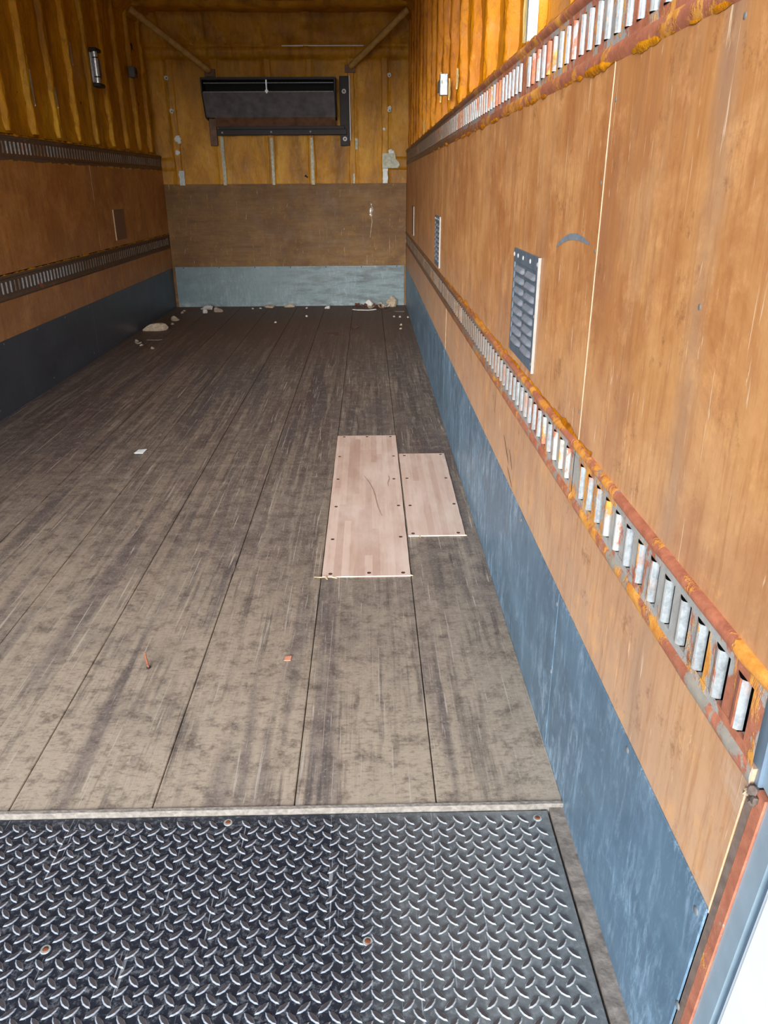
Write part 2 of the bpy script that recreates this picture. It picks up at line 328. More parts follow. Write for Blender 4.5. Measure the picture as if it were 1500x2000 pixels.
def patch_mat():
    n = NB('new_pale_laminated_board')
    x, y, z = n.sep(n.P)
    sx = n.math('FLOOR', n.math('DIVIDE', x, 0.0262))
    off = n.white(n.comb(sx, 0.0, 9.0))
    sy = n.math('FLOOR', n.math('ADD', n.math('DIVIDE', y, 0.75), n.math('MULTIPLY', off, 5.0)))
    t = n.white(n.comb(sx, sy, 4.0))
    base = n.ramp(t, [(0.0, srgb(200, 168, 148)), (0.5, srgb(216, 187, 166)), (1.0, srgb(226, 200, 180))])
    g = n.noise(n.mp(n.P, (60, 4, 1)), 1.0, 5, 0.6)
    base = n.mix(n.ramp(g, [(0.34, 0.35), (0.5, 0.0)]), base, srgb(182, 146, 124))
    b = n.noise(n.mp(n.P, (1, 0.4, 1)), 6.0, 5, 0.65)
    base = n.mix(n.ramp(b, [(0.4, 0.0), (0.7, 0.6)]), base, srgb(244, 228, 212))
    return n.done(base, 0.7, 0, n.bump(g, 0.08, 0.002), 0.3)
MT['patch'] = patch_mat()

# ------------------------------------------------------------ mesh helpers
def mesh_obj(name, verts, faces, mats, parent=None, fm=None, smooth=False, loc=(0, 0, 0)):
    me = bpy.data.meshes.new(name)
    me.from_pydata([tuple(v) for v in verts], [], faces)
    if not isinstance(mats, (list, tuple)): mats = [mats]
    for m in mats: me.materials.append(m)
    if fm: me.polygons.foreach_set('material_index', fm)
    if smooth: me.polygons.foreach_set('use_smooth', [True]*len(me.polygons))
    me.update()
    o = bpy.data.objects.new(name, me); COL.objects.link(o)
    o.location = loc
    if parent is not None: o.parent = parent
    return o
class MB:
    def __init__(s): s.v = []; s.f = []; s.m = []
    def add(s, vs, fs, mi=0):
        b = len(s.v); s.v += [tuple(v) for v in vs]
        for q in fs: s.f.append([b+i for i in q]); s.m.append(mi)
    def box(s, x0, x1, y0, y1, z0, z1, mi=0, ch=0.0):
        x0, x1 = min(x0, x1), max(x0, x1); y0, y1 = min(y0, y1), max(y0, y1); z0, z1 = min(z0, z1), max(z0, z1)
        if ch <= 0:
            s.add([(x0,y0,z0),(x1,y0,z0),(x1,y1,z0),(x0,y1,z0),(x0,y0,z1),(x1,y0,z1),(x1,y1,z1),(x0,y1,z1)],
                  [(0,3,2,1),(4,5,6,7),(0,1,5,4),(1,2,6,5),(2,3,7,6),(3,0,4,7)], mi); return
        bm = bmesh.new(); bmesh.ops.create_cube(bm, size=1.0)
        for v in bm.verts: v.co = Vector(((x0+x1)/2+v.co.x*(x1-x0), (y0+y1)/2+v.co.y*(y1-y0), (z0+z1)/2+v.co.z*(z1-z0)))
        bmesh.ops.bevel(bm, geom=bm.edges[:], offset=ch, segments=1, affect='EDGES', profile=0.5)
        bm.verts.index_update()
        s.add([v.co.copy() for v in bm.verts], [[v.index for v in fc.verts] for fc in bm.faces], mi); bm.free()
    def tube(s, p0, p1, r0, r1=None, n=12, mi=0, caps=True):
        if r1 is None: r1 = r0
        p0, p1 = Vector(p0), Vector(p1); d = (p1-p0).normalized()
        a = d.orthogonal().normalized(); b = d.cross(a)
        vs = []
        for p, r in ((p0, r0), (p1, r1)):
            for k in range(n):
                t = 2*math.pi*k/n; vs.append(p+a*math.cos(t)*r+b*math.sin(t)*r)
        fs = [(k, (k+1) % n, n+(k+1) % n, n+k) for k in range(n)]
        if caps: fs += [tuple(reversed(range(n))), tuple(range(n, 2*n))]
        s.add(vs, fs, mi)
    def dome(s, c, nrm, r, h, n=12, mi=0, rings=3):
        c = Vector(c); d = Vector(nrm).normalized(); a = d.orthogonal().normalized(); b = d.cross(a)
        vs = []
        for k in range(rings):
            t = k/rings*math.pi/2
            for j in range(n):
                u = 2*math.pi*j/n; vs.append(c+a*math.cos(u)*r*math.cos(t)+b*math.sin(u)*r*math.cos(t)+d*h*math.sin(t))
        vs.append(c+d*h)
        fs = []
        for k in range(rings-1):
            for j in range(n): fs.append((k*n+j, k*n+(j+1) % n, (k+1)*n+(j+1) % n, (k+1)*n+j))
        for j in range(n): fs.append(((rings-1)*n+j, (rings-1)*n+(j+1) % n, rings*n))
        s.add(vs, fs, mi)
    def grid(s, fn, us, vs_, mi=0):
        nu, nv = len(us), len(vs_)
        P = [fn(u, v) for v in vs_ for u in us]
        s.add(P, [(j*nu+i, j*nu+i+1, (j+1)*nu+i+1, (j+1)*nu+i) for j in range(nv-1) for i in range(nu-1)], mi)
    def build(s, name, mats, parent=None, smooth=False, fix=True, loc=(0, 0, 0)):
        o = mesh_obj(name, s.v, s.f, mats, parent, s.m, smooth, loc)
        if fix:
            bm = bmesh.new(); bm.from_mesh(o.data); bmesh.ops.recalc_face_normals(bm, faces=bm.faces[:]); bm.to_mesh(o.data); bm.free()
        return o
def lin(a, b, n): return [a+(b-a)*i/(n-1) for i in range(n)]
def structure(o, label=None):
    o['kind'] = 'structure'
    if label: o['label'] = label
    return o
def tag(o, label, cat, group=None):
    o['label'] = label; o['category'] = cat
    if group: o['group'] = group
    return o
def empty(name, loc=(0, 0, 0)):
    e = bpy.data.objects.new(name, None); COL.objects.link(e); e.location = loc; e.empty_display_size = 0.1
    return e
def nz(*a): return noise.fractal(Vector(a), 0.6, 2.1, 4)

# ============================================================ OUTSIDE
g = MB(); g.box(-30, 30, -40, 30, -1.25, -1.15)
structure(g.build('ground', MT['ground']))

# ============================================================ FLOOR
m = MB(); m.box(XL-0.06, XR+0.06, 1.245, YB+0.05, -0.12, -0.022)
m.box(XL-0.06, XR+0.06, 0.44, 1.245, -0.12, -0.030)
floor = structure(m.build('floor', MT['cavity']))
seams = [XL+0.001, -1.964, -1.665, -1.366, -1.067, -0.768, -0.469, -0.171, 0.128, XR-0.001]
for i in range(len(seams)-1):
    m = MB(); x0, x1 = seams[i]+0.0012, seams[i+1]-0.0012
    dz = random.uniform(-0.0006, 0.0006)
    m.box(x0, x1, 1.2445, YB-0.002, -0.022, dz, ch=0.0015)
    m.build('floor_board', MT['floor'], floor)
# pale cut edge at the step down to the tread plate
m = MB()
ys = []
n_ = 60
for i in range(n_+1):
    x = XL+0.002+(XR-0.004-XL)*i/n_
    y0 = 1.2365+0.0016*nz(x*9, 1, 1)
    ys.append((x, y0))
vs = []
for x, y0 in ys: vs += [(x, y0, -0.029), (x, y0, 0.0005), (x, 1.2440, 0.0015), (x, 1.2440, -0.029)]
fs = []
for i in range(n_):
    for k in range(4): fs.append((i*4+k, i*4+(k+1) % 4, i*4+4+(k+1) % 4, i*4+4+k))
fs += [(0, 1, 2, 3), tuple(n_*4+k for k in (3, 2, 1, 0))]
m.add(vs, fs); m.build('cut_edge', MT['edge'], floor)
# dirty sill beside the tread plate
m = MB(); m.grid(lambda u, v: (u, v, -0.010+0.0012*nz(u*40, v*25, 0)), lin(0.3655, XR, 5), lin(0.45, 1.236, 60))
m.box(0.3655, XR, 0.45, 1.236, -0.029, -0.0125)
m.build('sill_strip', MT['curb'], floor, smooth=False)

# ============================================================ TREAD PLATE
tp = empty('tread_plate', (-0.85, 0.84, -0.026))
tag(tp, 'dark steel diamond tread plate at the open end of the floor', 'floor plate')
TX, TY, TZ = -0.85, 0.84, -0.026
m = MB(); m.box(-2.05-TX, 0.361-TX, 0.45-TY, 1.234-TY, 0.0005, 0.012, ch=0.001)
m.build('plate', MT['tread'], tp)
m = MB()
top = 0.012
P_ = 0.0337
def lug(cx, cy, ang):
    L, W, H = 0.0150, 0.0056, 0.0017
    ca, sa = math.cos(ang), math.sin(ang)
    prof = [(-1, 0), (-0.62, 0.66), (0, 1), (0.62, 0.66), (1, 0), (0.62, -0.66), (0, -1), (-0.62, -0.66)]
    vs = []
    for sc, hh in ((1.0, 0.0), (0.72, H)):
        for a, b in prof:
            u, v = a*L*(1 if hh == 0 else 0.78), b*W*(1 if hh == 0 else 0.60)
            vs.append((cx+u*ca-v*sa-TX, cy+u*sa+v*ca-TY, top+hh))
    m.add(vs, [(k, (k+1) % 8, 8+(k+1) % 8, 8+k) for k in range(8)], 1)
    m.add(vs[8:], [tuple(range(8))], 0)
riv = [(-0.574, 0.936), (-0.017, 0.938), (-0.306, 1.2165), (0.336, 1.213)]
for i in range(-62, 20):
    for j in range(-14, 16):
        for h_ in (0, 1):
            cx = -0.001+(i+0.5*h_)*P_+j*0.0003; cy = 0.874+(j+0.5*h_)*P_
            if not (-2.035 < cx < 0.349 and 0.462 < cy < 1.222): continue
            if any((cx-a)**2+(cy-b)**2 < 0.013**2 for a, b in riv): continue
            lug(cx, cy, math.radians(-46 if h_ == 0 else 44))
o = m.build('raised_lugs', [MT['lug_top'], MT['tread_edge']], tp, fix=False); o['kind'] = 'stuff'
for a, b in riv:
    m = MB(); m.tube((a-TX, b-TY, top-0.0005), (a-TX, b-TY, top+0.001), 0.0095, 0.0085, 16, 0)
    m.dome((a-TX, b-TY, top+0.001), (0, 0, 1), 0.0055, 0.0015, 12, 1)
    m.build('countersunk_screw', [MT['steel_pale'], MT['rust']], tp)

# ============================================================ SIDE WALLS
def side_wall(side):
    X = XR if side > 0 else XL
    nm = 'wall_right' if side > 0 else 'wall_left'
    sg = side                                   # outward direction in x
    def W(d, y, z): return (X-sg*d, y, z)       # d = protrusion into the truck
    m = MB()
    a, b = X+sg*0.055, X+sg*0.10
    m.box(a, b, YE+0.005, YB+0.1, -0.12, ZC+0.08)
    wall = structure(m.build(nm, MT['cavity']))
    py = MT['ply_right'] if side > 0 else MT['ply_left']
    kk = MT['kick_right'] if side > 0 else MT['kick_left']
    def panel(name, y0, y1, z0, z1, d, th, mat, slant=True):
        """flat sheet, front face d proud of the lining plane"""
        y0a = yedge(z0) if y0 is None else y0; y0b = yedge(z1) if y0 is None else y0
        c = 0.0012
        vs = []
        for dd, k in ((d-th, 0), (d-c, 0), (d, c)):
            vs += [W(dd, y0a+k, z0+k), W(dd, y1-k, z0+k), W(dd, y1-k, z1-k), W(dd, y0b+k, z1-k)]
        fs = [(0, 1, 2, 3), (8, 9, 10, 11)]
        for r in (0, 4):
            for k in range(4): fs.append((r+k, r+(k+1) % 4, r+4+(k+1) % 4, r+4+k))
        mm = MB(); mm.add(vs, fs)
        return mm.build(name, mat, wall)
    # lower plywood strip, main plywood, scuff plates
    if side > 0:
        pj = [None, 1.396, 4.42, 7.45, YB-0.004]; lj = [None, 4.035, 7.4, YB-0.004]; kj = [None, 1.419, 4.05, YB-0.004]
    else:
        pj = [None, 3.0, 6.30, YB-0.004]; lj = [None, 3.9, 7.0, YB-0.004]; kj = [None, 3.4, 5.9, YB-0.004]
    def spans(L): return [(L[i] if L[i] is None else L[i]+0.0015, L[i+1]-0.0015) for i in range(len(L)-1)]
    for a, b in spans(pj): panel('plywood_panel', a, b, 0.742, 1.392, 0.0, 0.016, py)
    for a, b in spans(lj): panel('plywood_strip', a, b, 0.392, 0.632, 0.0, 0.016, py)
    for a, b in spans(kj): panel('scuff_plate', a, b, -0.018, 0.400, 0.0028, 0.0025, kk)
    m = MB(); m.box(X+sg*0.0005, X+sg*0.016, yedge(0)+0.01, YB-0.004, -0.018, 0.388)
    m.build('plate_backing', py, wall)
    # fillers in the joints
    for y, z0, z1 in ([(1.396, 0.745, 1.388), (4.035, 0.402, 0.63)] if side > 0 else [(6.30, 1.1, 1.388)]):
        n_ = 40; mm = MB(); vs = []
        for i in range(n_+1):
            z = z0+(z1-z0)*i/n_; wv = 0.0008+0.0016*max(0, nz(y, z*14, 2)); yy = y+0.0012*nz(z*7, 1, y)
            vs += [W(-0.001, yy-wv, z), W(0.0012, yy, z), W(-0.001, yy+wv, z)]
        mm.add(vs, [(i*3+k, i*3+k+1, i*3+3+k+1, i*3+3+k) for i in range(n_) for k in (0, 1)])
        mm.build('joint_filler', MT['caulk'], wall, fix=False)
    # screws
    if side > 0:
        sc = [(0.672, 0.372, 1), (0.668, 0.203, 1), (0.95, 0.385, 1), (1.43, 0.37, 1), (1.428, 0.2, 1), (0.935, 1.36, 0), (1.375, 1.322, 0), (1.415, 1.2, 0), (0.938, 1.062, 0), (1.41, 1.09, 0), (1.41, 0.80, 0)]
        for y in lin(1.85, 8.0, 12): sc.append((y, 0.382, 1))
    else: sc = [(y, 0.382, 1) for y in lin(4.4, 8.2, 9)] + [(y, 0.05, 1) for y in lin(4.2, 8.2, 6)]
    for y, z, k in sc:
        mm = MB(); mm.dome(W(0.0026 if k else -0.0002, y, z), (-sg, 0, 0), 0.0062 if k else 0.0042, 0.0022 if k else 0.0012, 10)
        mm.build('screw', MT['screw'], wall, smooth=True)
    # ---- spray foam above the upper rail
    fm_ = MT['foam_r'] if side > 0 else MT['foam']
    def base_d(y, z):
        bay = abs(((y-2.19+0.2025) % 0.405)-0.2025)/0.2025     # 0 on stud, 1 mid bay
        v = -0.038-0.010*bay+0.012*nz(y*2.2, z*1.6, 3+side)+0.006*nz(y*11, z*5, side)
        if z < 1.56: v += 0.018*(1.56-z)/0.06*(0.6+0.4*nz(y*8, 0, 1))
        if z > 2.5: v += 0.03*((z-2.5)/0.16)**2
        return v
    m = MB(); m.grid(lambda y, z: W(base_d(y, z), y, z), lin(0.66, YB, 330), lin(1.485, ZC+0.01, 60))
    m.build('spray_foam', fm_, wall, smooth=True, fix=False)
    k = 0; y = 2.19-3*0.405
    while y < YB-0.05:
        wd = 0.021+0.007*random.random(); s_ = random.random()*50
        exposed = (side > 0 and abs(y-2.19) < 0.01)
        m = MB()
        def rib(u, z, y=y, wd=wd, s_=s_):
            prof = max(0.0, 1-abs(u)**5.0)
            bead = 0.008*math.exp(-((u-0.75)/0.2)**2)+0.005*math.exp(-((u+0.75)/0.2)**2)
            wob = 0.013*nz(s_, z*3.2, 0)+0.008*nz(s_, z*13, 4)+0.003*nz(s_, z*40, u)
            d = -0.050+0.044*prof*(1+0.15*nz(s_+u, z*5, 1))+bead*(0.7+1.3*nz(s_+9, z*7, u))
            return W(min(d, 0.002), y+u*wd*(1.15+0.3*nz(s_+3, z*4, 2))+wob*(0.6+0.4*u), z)
        m.grid(rib, lin(-1, 1, 11), lin(1.50, ZC, 130))
        m.build('foam_rib', fm_, wall, smooth=True, fix=False)
        if exposed:
            m = MB(); m.box(X-sg*0.004, X-sg*0.0015, 2.170, 2.190, 1.512, ZC-0.01)
            m.box(X-sg*0.004, X+sg*0.02, 2.168, 2.171, 1.512, ZC-0.01)
            m.build('bare_stud', MT['steel_pale'], wall)
            m = MB()
            m.grid(lambda u, z: W(0.002+0.004*nz(u*3, z*9, 5)*(1-u*u), 2.19+(u+1)*0.5*(0.06+0.028*nz(1, z*4, 8))+0.002, z), lin(-1, 1, 6), lin(1.505, ZC, 50))
            m.build('torn_foam_skin', MT['foam_pale'], wall, smooth=True, fix=False)
        y += 0.405; k += 1
    # a few strips of bare metal showing between foam on the left
    if side < 0:
        for y, z0, z1 in [(5.43, 1.66, 1.86), (5.82, 1.68, 1.80), (6.24, 1.98, 2.12)]:
            m = MB(); n_ = 16; vs = []
            for i in range(n_+1):
                z = z0+(z1-z0)*i/n_; w_ = 0.013*math.sin(math.pi*i/n_)**0.5*(0.8+0.3*nz(y, z*20, 1))+0.001
                vs += [W(0.004, y-w_, z), W(0.007, y, z), W(0.004, y+w_, z)]
            m.add(vs, [(i*3+k, i*3+k+1, i*3+3+k+1, i*3+3+k) for i in range(n_) for k in (0, 1)])
            m.build('bare_stud', MT['steel'], wall, fix=False)
    else:
        for (y, z0, z1) in [(4.62, 1.60, 1.74), (5.9, 1.53, 1.60), (4.15, 1.57, 1.66), (3.8, 1.58, 1.66)]:
            m = MB(); n_ = 12; vs = []
            for i in range(n_+1):
                z = z0+(z1-z0)*i/n_; w_ = 0.05*math.sin(math.pi*i/n_)**0.7*(0.7+0.5*nz(y, z*30, 1))+0.002
                vs += [W(0.0, y-w_, z), W(0.006, y, z), W(0.0, y+w_, z)]
            m.add(vs, [(i*3+k, i*3+k+1, i*3+3+k+1, i*3+3+k) for i in range(n_) for k in (0, 1)])
            m.build('torn_foam_skin', MT['foam_pale'], wall, fix=False)
    return wall, W, panel

wall_r, WR, panel_r = side_wall(1)
wall_l, WL, panel_l = side_wall(-1)

# marks rubbed into the right plywood
def mark(name, pts, width, mat, Wf=WR, parent=wall_r, d=0.0006):
    m = MB(); n_ = len(pts); vs = []
    for i, (y, z) in enumerate(pts):
        a = pts[max(i-1, 0)]; b = pts[min(i+1, n_-1)]
        t = Vector((b[0]-a[0], b[1]-a[1])).normalized(); nn = Vector((-t.y, t.x))
        w_ = width*math.sin(math.pi*(i+0.3)/(n_-0.4))**0.6
        vs += [Wf(d, y+nn.x*w_, z+nn.y*w_), Wf(d, y-nn.x*w_, z-nn.y*w_)]
    m.add(vs, [(i*2, i*2+1, i*2+3, i*2+2) for i in range(n_-1)])
    return m.build(name, mat, parent, fix=False)
arc = [(1.704, 1.077), (1.680, 1.084), (1.655, 1.0915), (1.625, 1.098), (1.596, 1.1025), (1.562, 1.105), (1.530, 1.1058), (1.500, 1.104), (1.474, 1.1015), (1.447, 1.099)]
mark('scuff_mark', arc, 0.0062, MT['grey_scuff'])
for (ya, za, yb, zb, w_) in [(2.19, 0.512, 2.09, 0.455, 0.004), (2.09, 0.50, 2.03, 0.455, 0.004), (2.10, 0.44, 2.02, 0.408, 0.0035)]:
    mark('scuff_mark', [(ya+(yb-ya)*i/8, za+(zb-za)*i/8+0.002*nz(i, 1, 1)) for i in range(9)], w_, MT['dark_scuff'])

# ============================================================ CARGO RAILS
def rail(side, zlo, y0, y1, label, mats, slots=(0, 999), lipmat=None):
    """slotted cargo rail, 0.11 m tall body with rolled flanges; zlo = bottom edge"""
    X = XR if side > 0 else XL; sg = side
    zc = zlo+0.067
    root = empty('cargo_rail', (X, (y0+y1)/2, zlo))
    tag(root, label, 'cargo rail', 'slotted cargo rails along the side walls')
    oy, oz = (y0+y1)/2, zlo
    def W(d, y, z): return (-sg*d, y-oy, z-oz)
    pl, fl, fl2 = mats
    zs0, zs1 = zlo+0.030, zlo+0.096
    pitch = 0.0557; y_0 = 0.654
    m = MB(); D = 0.002
    ks = [k for k in range(-2, 200) if y0 <= y_0+k*pitch+0.001 and y_0+(k+1)*pitch <= y1+0.012]
    ya, yb = y0, y1
    # continuous bands above and below the slots
    for za, zb, da, db in ((zlo+0.014, zs0, D, D), (zs1, zlo+0.112, D, D)):
        m.grid(lambda y, z: W(D+0.0006*nz(y*9, z*30, side), y, z), lin(ya, yb, max(4, int((yb-ya)*14))), lin(za, zb, 3), 0)
    last = ya
    for k in ks:
        sy = y_0+k*pitch              # slot from sy to sy+.014 ; web from sy+.014 to next slot, near edge curled inward
        if sy > last:
            m.add([W(D, last, zs0), W(D, sy, zs0), W(D, sy, zs1), W(D, last, zs1)], [(0, 1, 2, 3)], 0)
            m.add([W(D, sy, zs0), W(D-0.004, sy, zs0), W(D-0.004, sy, zs1), W(D, sy, zs1)], [(0, 1, 2, 3)], 0)
        # slot side walls top and bottom
        m.add([W(D, sy, zs0), W(D, sy+0.014, zs0), W(D-0.012, sy+0.014, zs0), W(D-0.012, sy, zs0)], [(0, 1, 2, 3)], 0)
        m.add([W(D, sy, zs1), W(D, sy+0.014, zs1), W(D-0.012, sy+0.014, zs1), W(D-0.012, sy, zs1)], [(0, 1, 2, 3)], 0)
        # curled lip : bulges proud, then rolls into the wall towards the camera end
        li = 1
        if nz(sy*3.1, zlo*9, side*3) > 0.16: li = 0
        prof = [(sy+0.036, D), (sy+0.028, D+0.0030), (sy+0.0225, D+0.0042), (sy+0.0190, D+0.0036), (sy+0.0155, D+0.0004), (sy+0.0146, D-0.0055)]
        zb_, zt_ = zs0+0.0012, zs1-0.0012
        for q in range(5):
            (u0, d0), (u1, d1) = prof[q], prof[q+1]
            m.add([W(d0, u0, zb_), W(d1, u1, zb_), W(d1, u1, zt_), W(d0, u0, zt_)], [(0, 1, 2, 3)], li if q in (3, 4) else 0)
        last = sy+0.036
    if last < yb: m.add([W(D, last, zs0), W(D, yb, zs0), W(D, yb, zs1), W(D, last, zs1)], [(0, 1, 2, 3)], 0)
    m.build('slotted_plate', [pl, lipmat or (MT['lip_r'] if zlo < 1 else MT['lip_u'])], root, fix=False)
    # dark back of the rail
    m = MB(); m.add([W(-0.03, ya, zlo), W(-0.03, yb, zlo), W(-0.03, yb, zlo+0.125), W(-0.03, ya, zlo+0.125)], [(0, 1, 2, 3)])
    m.build('rail_back', MT['cavity'], root, fix=False)
    # rolled flanges
    n_ = max(8, int((yb-ya)*22))
    def flange(prof, amp, mat, sd):
        mm = MB(); vs = []; c = len(prof)
        for i in range(n_+1):
            y = ya+(yb-ya)*i/n_; e = 0.35+0.65*min(1.0, (y-ya)/0.012 if ya < 0.7 else 1.0)
            for q, (d, z) in enumerate(prof):
                b = amp*nz(y*16, q*1.3, sd)*(1 if 0 < q < c-1 else 0)
                vs.append(W(d*e+b, y, z+0.5*b))
        mm.add(vs, [(i*c+q, i*c+q+1, (i+1)*c+q+1, (i+1)*c+q) for i in range(n_) for q in range(c-1)])
        mm.add(vs[:c], [tuple(range(c))]); mm.build(name_, mat, root, smooth=True, fix=False)
    name_ = 'top_flange'
    flange([(-0.002, zlo+0.128), (0.006, zlo+0.127), (0.0105, zlo+0.122), (0.0105, zlo+0.116), (0.006, zlo+0.110), (0.001, zlo+0.106)], 0.0016, fl, 1+side)
    name_ = 'bottom_flange'
    flange([(0.001, zlo+0.019), (0.0045, zlo+0.014), (0.006, zlo+0.008), (0.0055, zlo+0.001), (0.002, zlo-0.006), (-0.001, zlo-0.010)], 0.0012, fl2, 7+side)
    return root
R1 = (MT['rail_r'], MT['flange'], MT['flange_low']); R2 = (MT['rail_ru'], MT['flange'], MT['flange'])
LL = (MT['rail_l'], MT['rail_l'], MT['rail_l'])
rail(1, 0.619, 0.629, 1.405, 'short steel cargo rail on the right wall ending beside the doorway, orange top flange', R1)
rail(1, 0.619, 1.409, 4.30, 'lower right wall cargo rail passing under the two louvred vents, foam-spattered', R1)
rail(1, 0.619, 4.304, YB-0.01, 'far brown end of the lower right cargo rail, below the blank cover plate', R1)
rail(1, 1.385, 0.630, 2.20, 'upper right cargo rail nearest the doorway, bright slots and yellow foam drips', R2)
rail(1, 1.385, 2.204, YB-0.01, 'upper right cargo rail running back under the foam ribs to the front wall', R2)
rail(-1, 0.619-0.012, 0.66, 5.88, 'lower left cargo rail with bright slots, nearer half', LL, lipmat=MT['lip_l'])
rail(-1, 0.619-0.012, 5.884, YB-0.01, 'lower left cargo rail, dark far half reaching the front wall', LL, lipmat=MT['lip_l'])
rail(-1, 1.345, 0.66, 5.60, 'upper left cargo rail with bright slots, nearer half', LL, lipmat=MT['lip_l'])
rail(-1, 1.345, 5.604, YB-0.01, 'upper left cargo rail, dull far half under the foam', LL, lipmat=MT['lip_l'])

# foam drips squeezed out along rails
def drips(n_, side, zc, ymin, ymax, seed, mat, sz=0.018):
    random.seed(seed)
    X = XR if side > 0 else XL
    m = MB()
    def fn(u, v):
        y = u; a = max(0.0, nz(y*7, seed, 1)+0.10)+0.25*max(0.0, nz(y*31, seed, 4))
        return (X-side*(0.001+sz*0.5*a*math.sin(math.pi*v)), y, zc+(v-0.5)*(0.004+0.020*a)+0.003*nz(y*20, v, 1))
    m.grid(fn, lin(ymin, ymax, n_), lin(0, 1, 6))
    return m.build('foam_bead', mat, wall_r if side > 0 else wall_l, smooth=True, fix=False)
drips(420, 1, 1.380, 0.70, 5.0, 3, MT['foam_r'])
drips(500, 1, 1.515, 1.4, YB-0.02, 5, MT['foam_r'])
drips(300, 1, 0.748, 1.3, 4.2, 9, MT['foam_r'], 0.010)
drips(300, -1, 1.475, 4.0, YB-0.02, 11, MT['foam'], 0.03)
drips(300, -1, 0.735, 4.0, YB-0.02, 14, MT['foam'], 0.02)
drips(300, -1, 1.340, 4.0, YB-0.02, 17, MT['foam'], 0.014)

# ============================================================ VENTS
def vent(side, yc, zc, label):
    X = XR if side > 0 else XL; sg = side
    root = empty('louvre_vent', (X, yc, zc)); tag(root, label, 'vent', 'louvred vents on the right wall')
    H, Wd = 0.134, 0.163
    def W(d, y, z): return (-sg*d, y, z)
    m = MB(); t = 0.004
    # back sheet and raised frame flange
    m.box(0, -sg*0.002, -Wd, Wd, -H, H)
    m.build('back_plate', MT['vent'], root)
    m = MB()
    def bev(y0, y1, z0, z1):
        m.box(-sg*0.001, -sg*0.005, y0, y1, z0, z1, ch=0.001)
    bev(-Wd+0.004, -Wd+0.030, -H, H-0.034); bev(-Wd, Wd, H-0.034, H); bev(Wd-0.012, Wd, -H, H-0.034); bev(-Wd+0.030, Wd-0.012, -H, -H+0.024)
    m.build('frame', MT['vent'], root)
    m = MB(); m.box(-sg*0.0005, -sg*0.0075, -Wd-0.002, -Wd+0.001, -H, H); m.build('bright_edge', MT['vent_edge'], root)
    lv = None
    z0 = H-0.050; dz = 0.0262
    y_c = (-Wd+0.034+Wd-0.016)/2
    for c in (0, 1):
        ya = -Wd+0.036 if c == 0 else y_c+0.008; yb = y_c-0.008 if c == 0 else Wd-0.018
        for r in range(8):
            z = z0-r*dz
            if lv is None or True:
                mm = MB(); n1, n2 = 10, 5
                hw = (yb-ya)/2
                def fn(u, v):
                    e = max(0.0, 1-abs(u)**8)
                    return W(0.0020+0.0095*e*(math.sin(math.pi*0.5*min(1, v*1.25)) if v < 0.99 else 0.25), u*hw, -0.0165*v*(0.8+0.2*e)+0.008)
                mm.grid(fn, lin(-1, 1, n1), lin(0, 1, n2))
                if lv is None or lvk != c:
                    lv = mm.build('louvre', MT['louvre'], root, smooth=True, fix=False); lvk = c
                    lv.location = (0, (ya+yb)/2, z)
                else:
                    o = lv.copy(); COL.objects.link(o); o.parent = root; o.location = (0, (ya+yb)/2, z)
    sy = [-Wd+0.012, -Wd*0.38, 0.03, Wd*0.62, Wd-0.008]
    for y in sy:
        mm = MB(); mm.dome(W(0.005, y, H-0.016), (-sg, 0, 0), 0.0062, 0.003, 10); mm.build('screw', MT['steel_pale'], root, smooth=True)
    for z in (-H+0.02, 0.0):
        mm = MB(); mm.dome(W(0.005, -Wd+0.014, z), (-sg, 0, 0), 0.005, 0.0025, 10); mm.build('screw', MT['screw'], root, smooth=True)
    return root
vent(1, 2.005, 0.908, 'larger-looking louvred steel vent on the right wall, nearest the doorway')
vent(1, 4.63, 0.900, 'second louvred steel vent on the right wall, deeper inside with one bright edge')
def cover(side, yc, zc, label, mat):
    X = XR if side > 0 else XL; sg = side
    root = empty('cover_plate', (X, yc, zc)); tag(root, label, 'cover plate')
    m = MB(); m.box(0, -sg*0.003, -0.15, 0.15, -0.118, 0.118, ch=0.001); m.build('plate', mat, root)
    m = MB(); m.box(0, -sg*0.008, -0.154, -0.150, -0.118, 0.118, ch=0.001); m.build('bright_edge', MT['vent_edge'] if side > 0 else MT['tape'], root)
cover(1, 7.21, 0.905, 'thin bright-edged cover plate near the far end of the right wall', MT['rusty'])
MT['cover_l'] = simple('brown_grey_cover', srgb(138, 106, 78), 0.7, 0.0, 0.1)
cover(-1, 6.86, 0.905, 'brown-grey rectangular cover plate on the left plywood wall', MT['cover_l'])

# ============================================================ FRONT (BACK OF VIEW) WALL
m = MB(); m.box(XL-0.1, XR+0.1, YB+0.03, YB+0.1, -0.12, ZC+0.08)
wall_b = structure(m.build('wall_back', MT['cavity']))
m = MB(); m.box(XL+0.003, XR-0.003, YB-0.018, YB+0.03, 0.39, 1.21, ch=0.0015); m.build('plywood_panel', MT['ply_back'], wall_b)
m = MB(); m.box(XL+0.03, XR-0.022, YB-0.024, YB-0.018, 0.001, 0.412, ch=0.001)
m.box(XL+0.03, XR-0.022, YB-0.028, YB-0.024, 0.392, 0.412, ch=0.001)
m.build('scuff_plate', MT['kick_back'], wall_b)
m = MB(); m.box(XL+0.003, XL+0.03, YB-0.02, YB+0.03, 0.001, 0.39); m.box(XR-0.022, XR-0.003, YB-0.02, YB+0.03, 0.001, 0.39); m.box(XL+0.03, XR-0.022, YB-0.018, YB+0.03, 0.001, 0.39)
m.build('plate_backing', MT['ply_back'], wall_b)
for x in lin(XL+0.12, XR-0.1, 7):
    mm = MB(); mm.dome((x, YB-0.028, 0.402), (0, -1, 0), 0.006, 0.002, 8); mm.build('screw', MT['cavity'], wall_b, smooth=True)
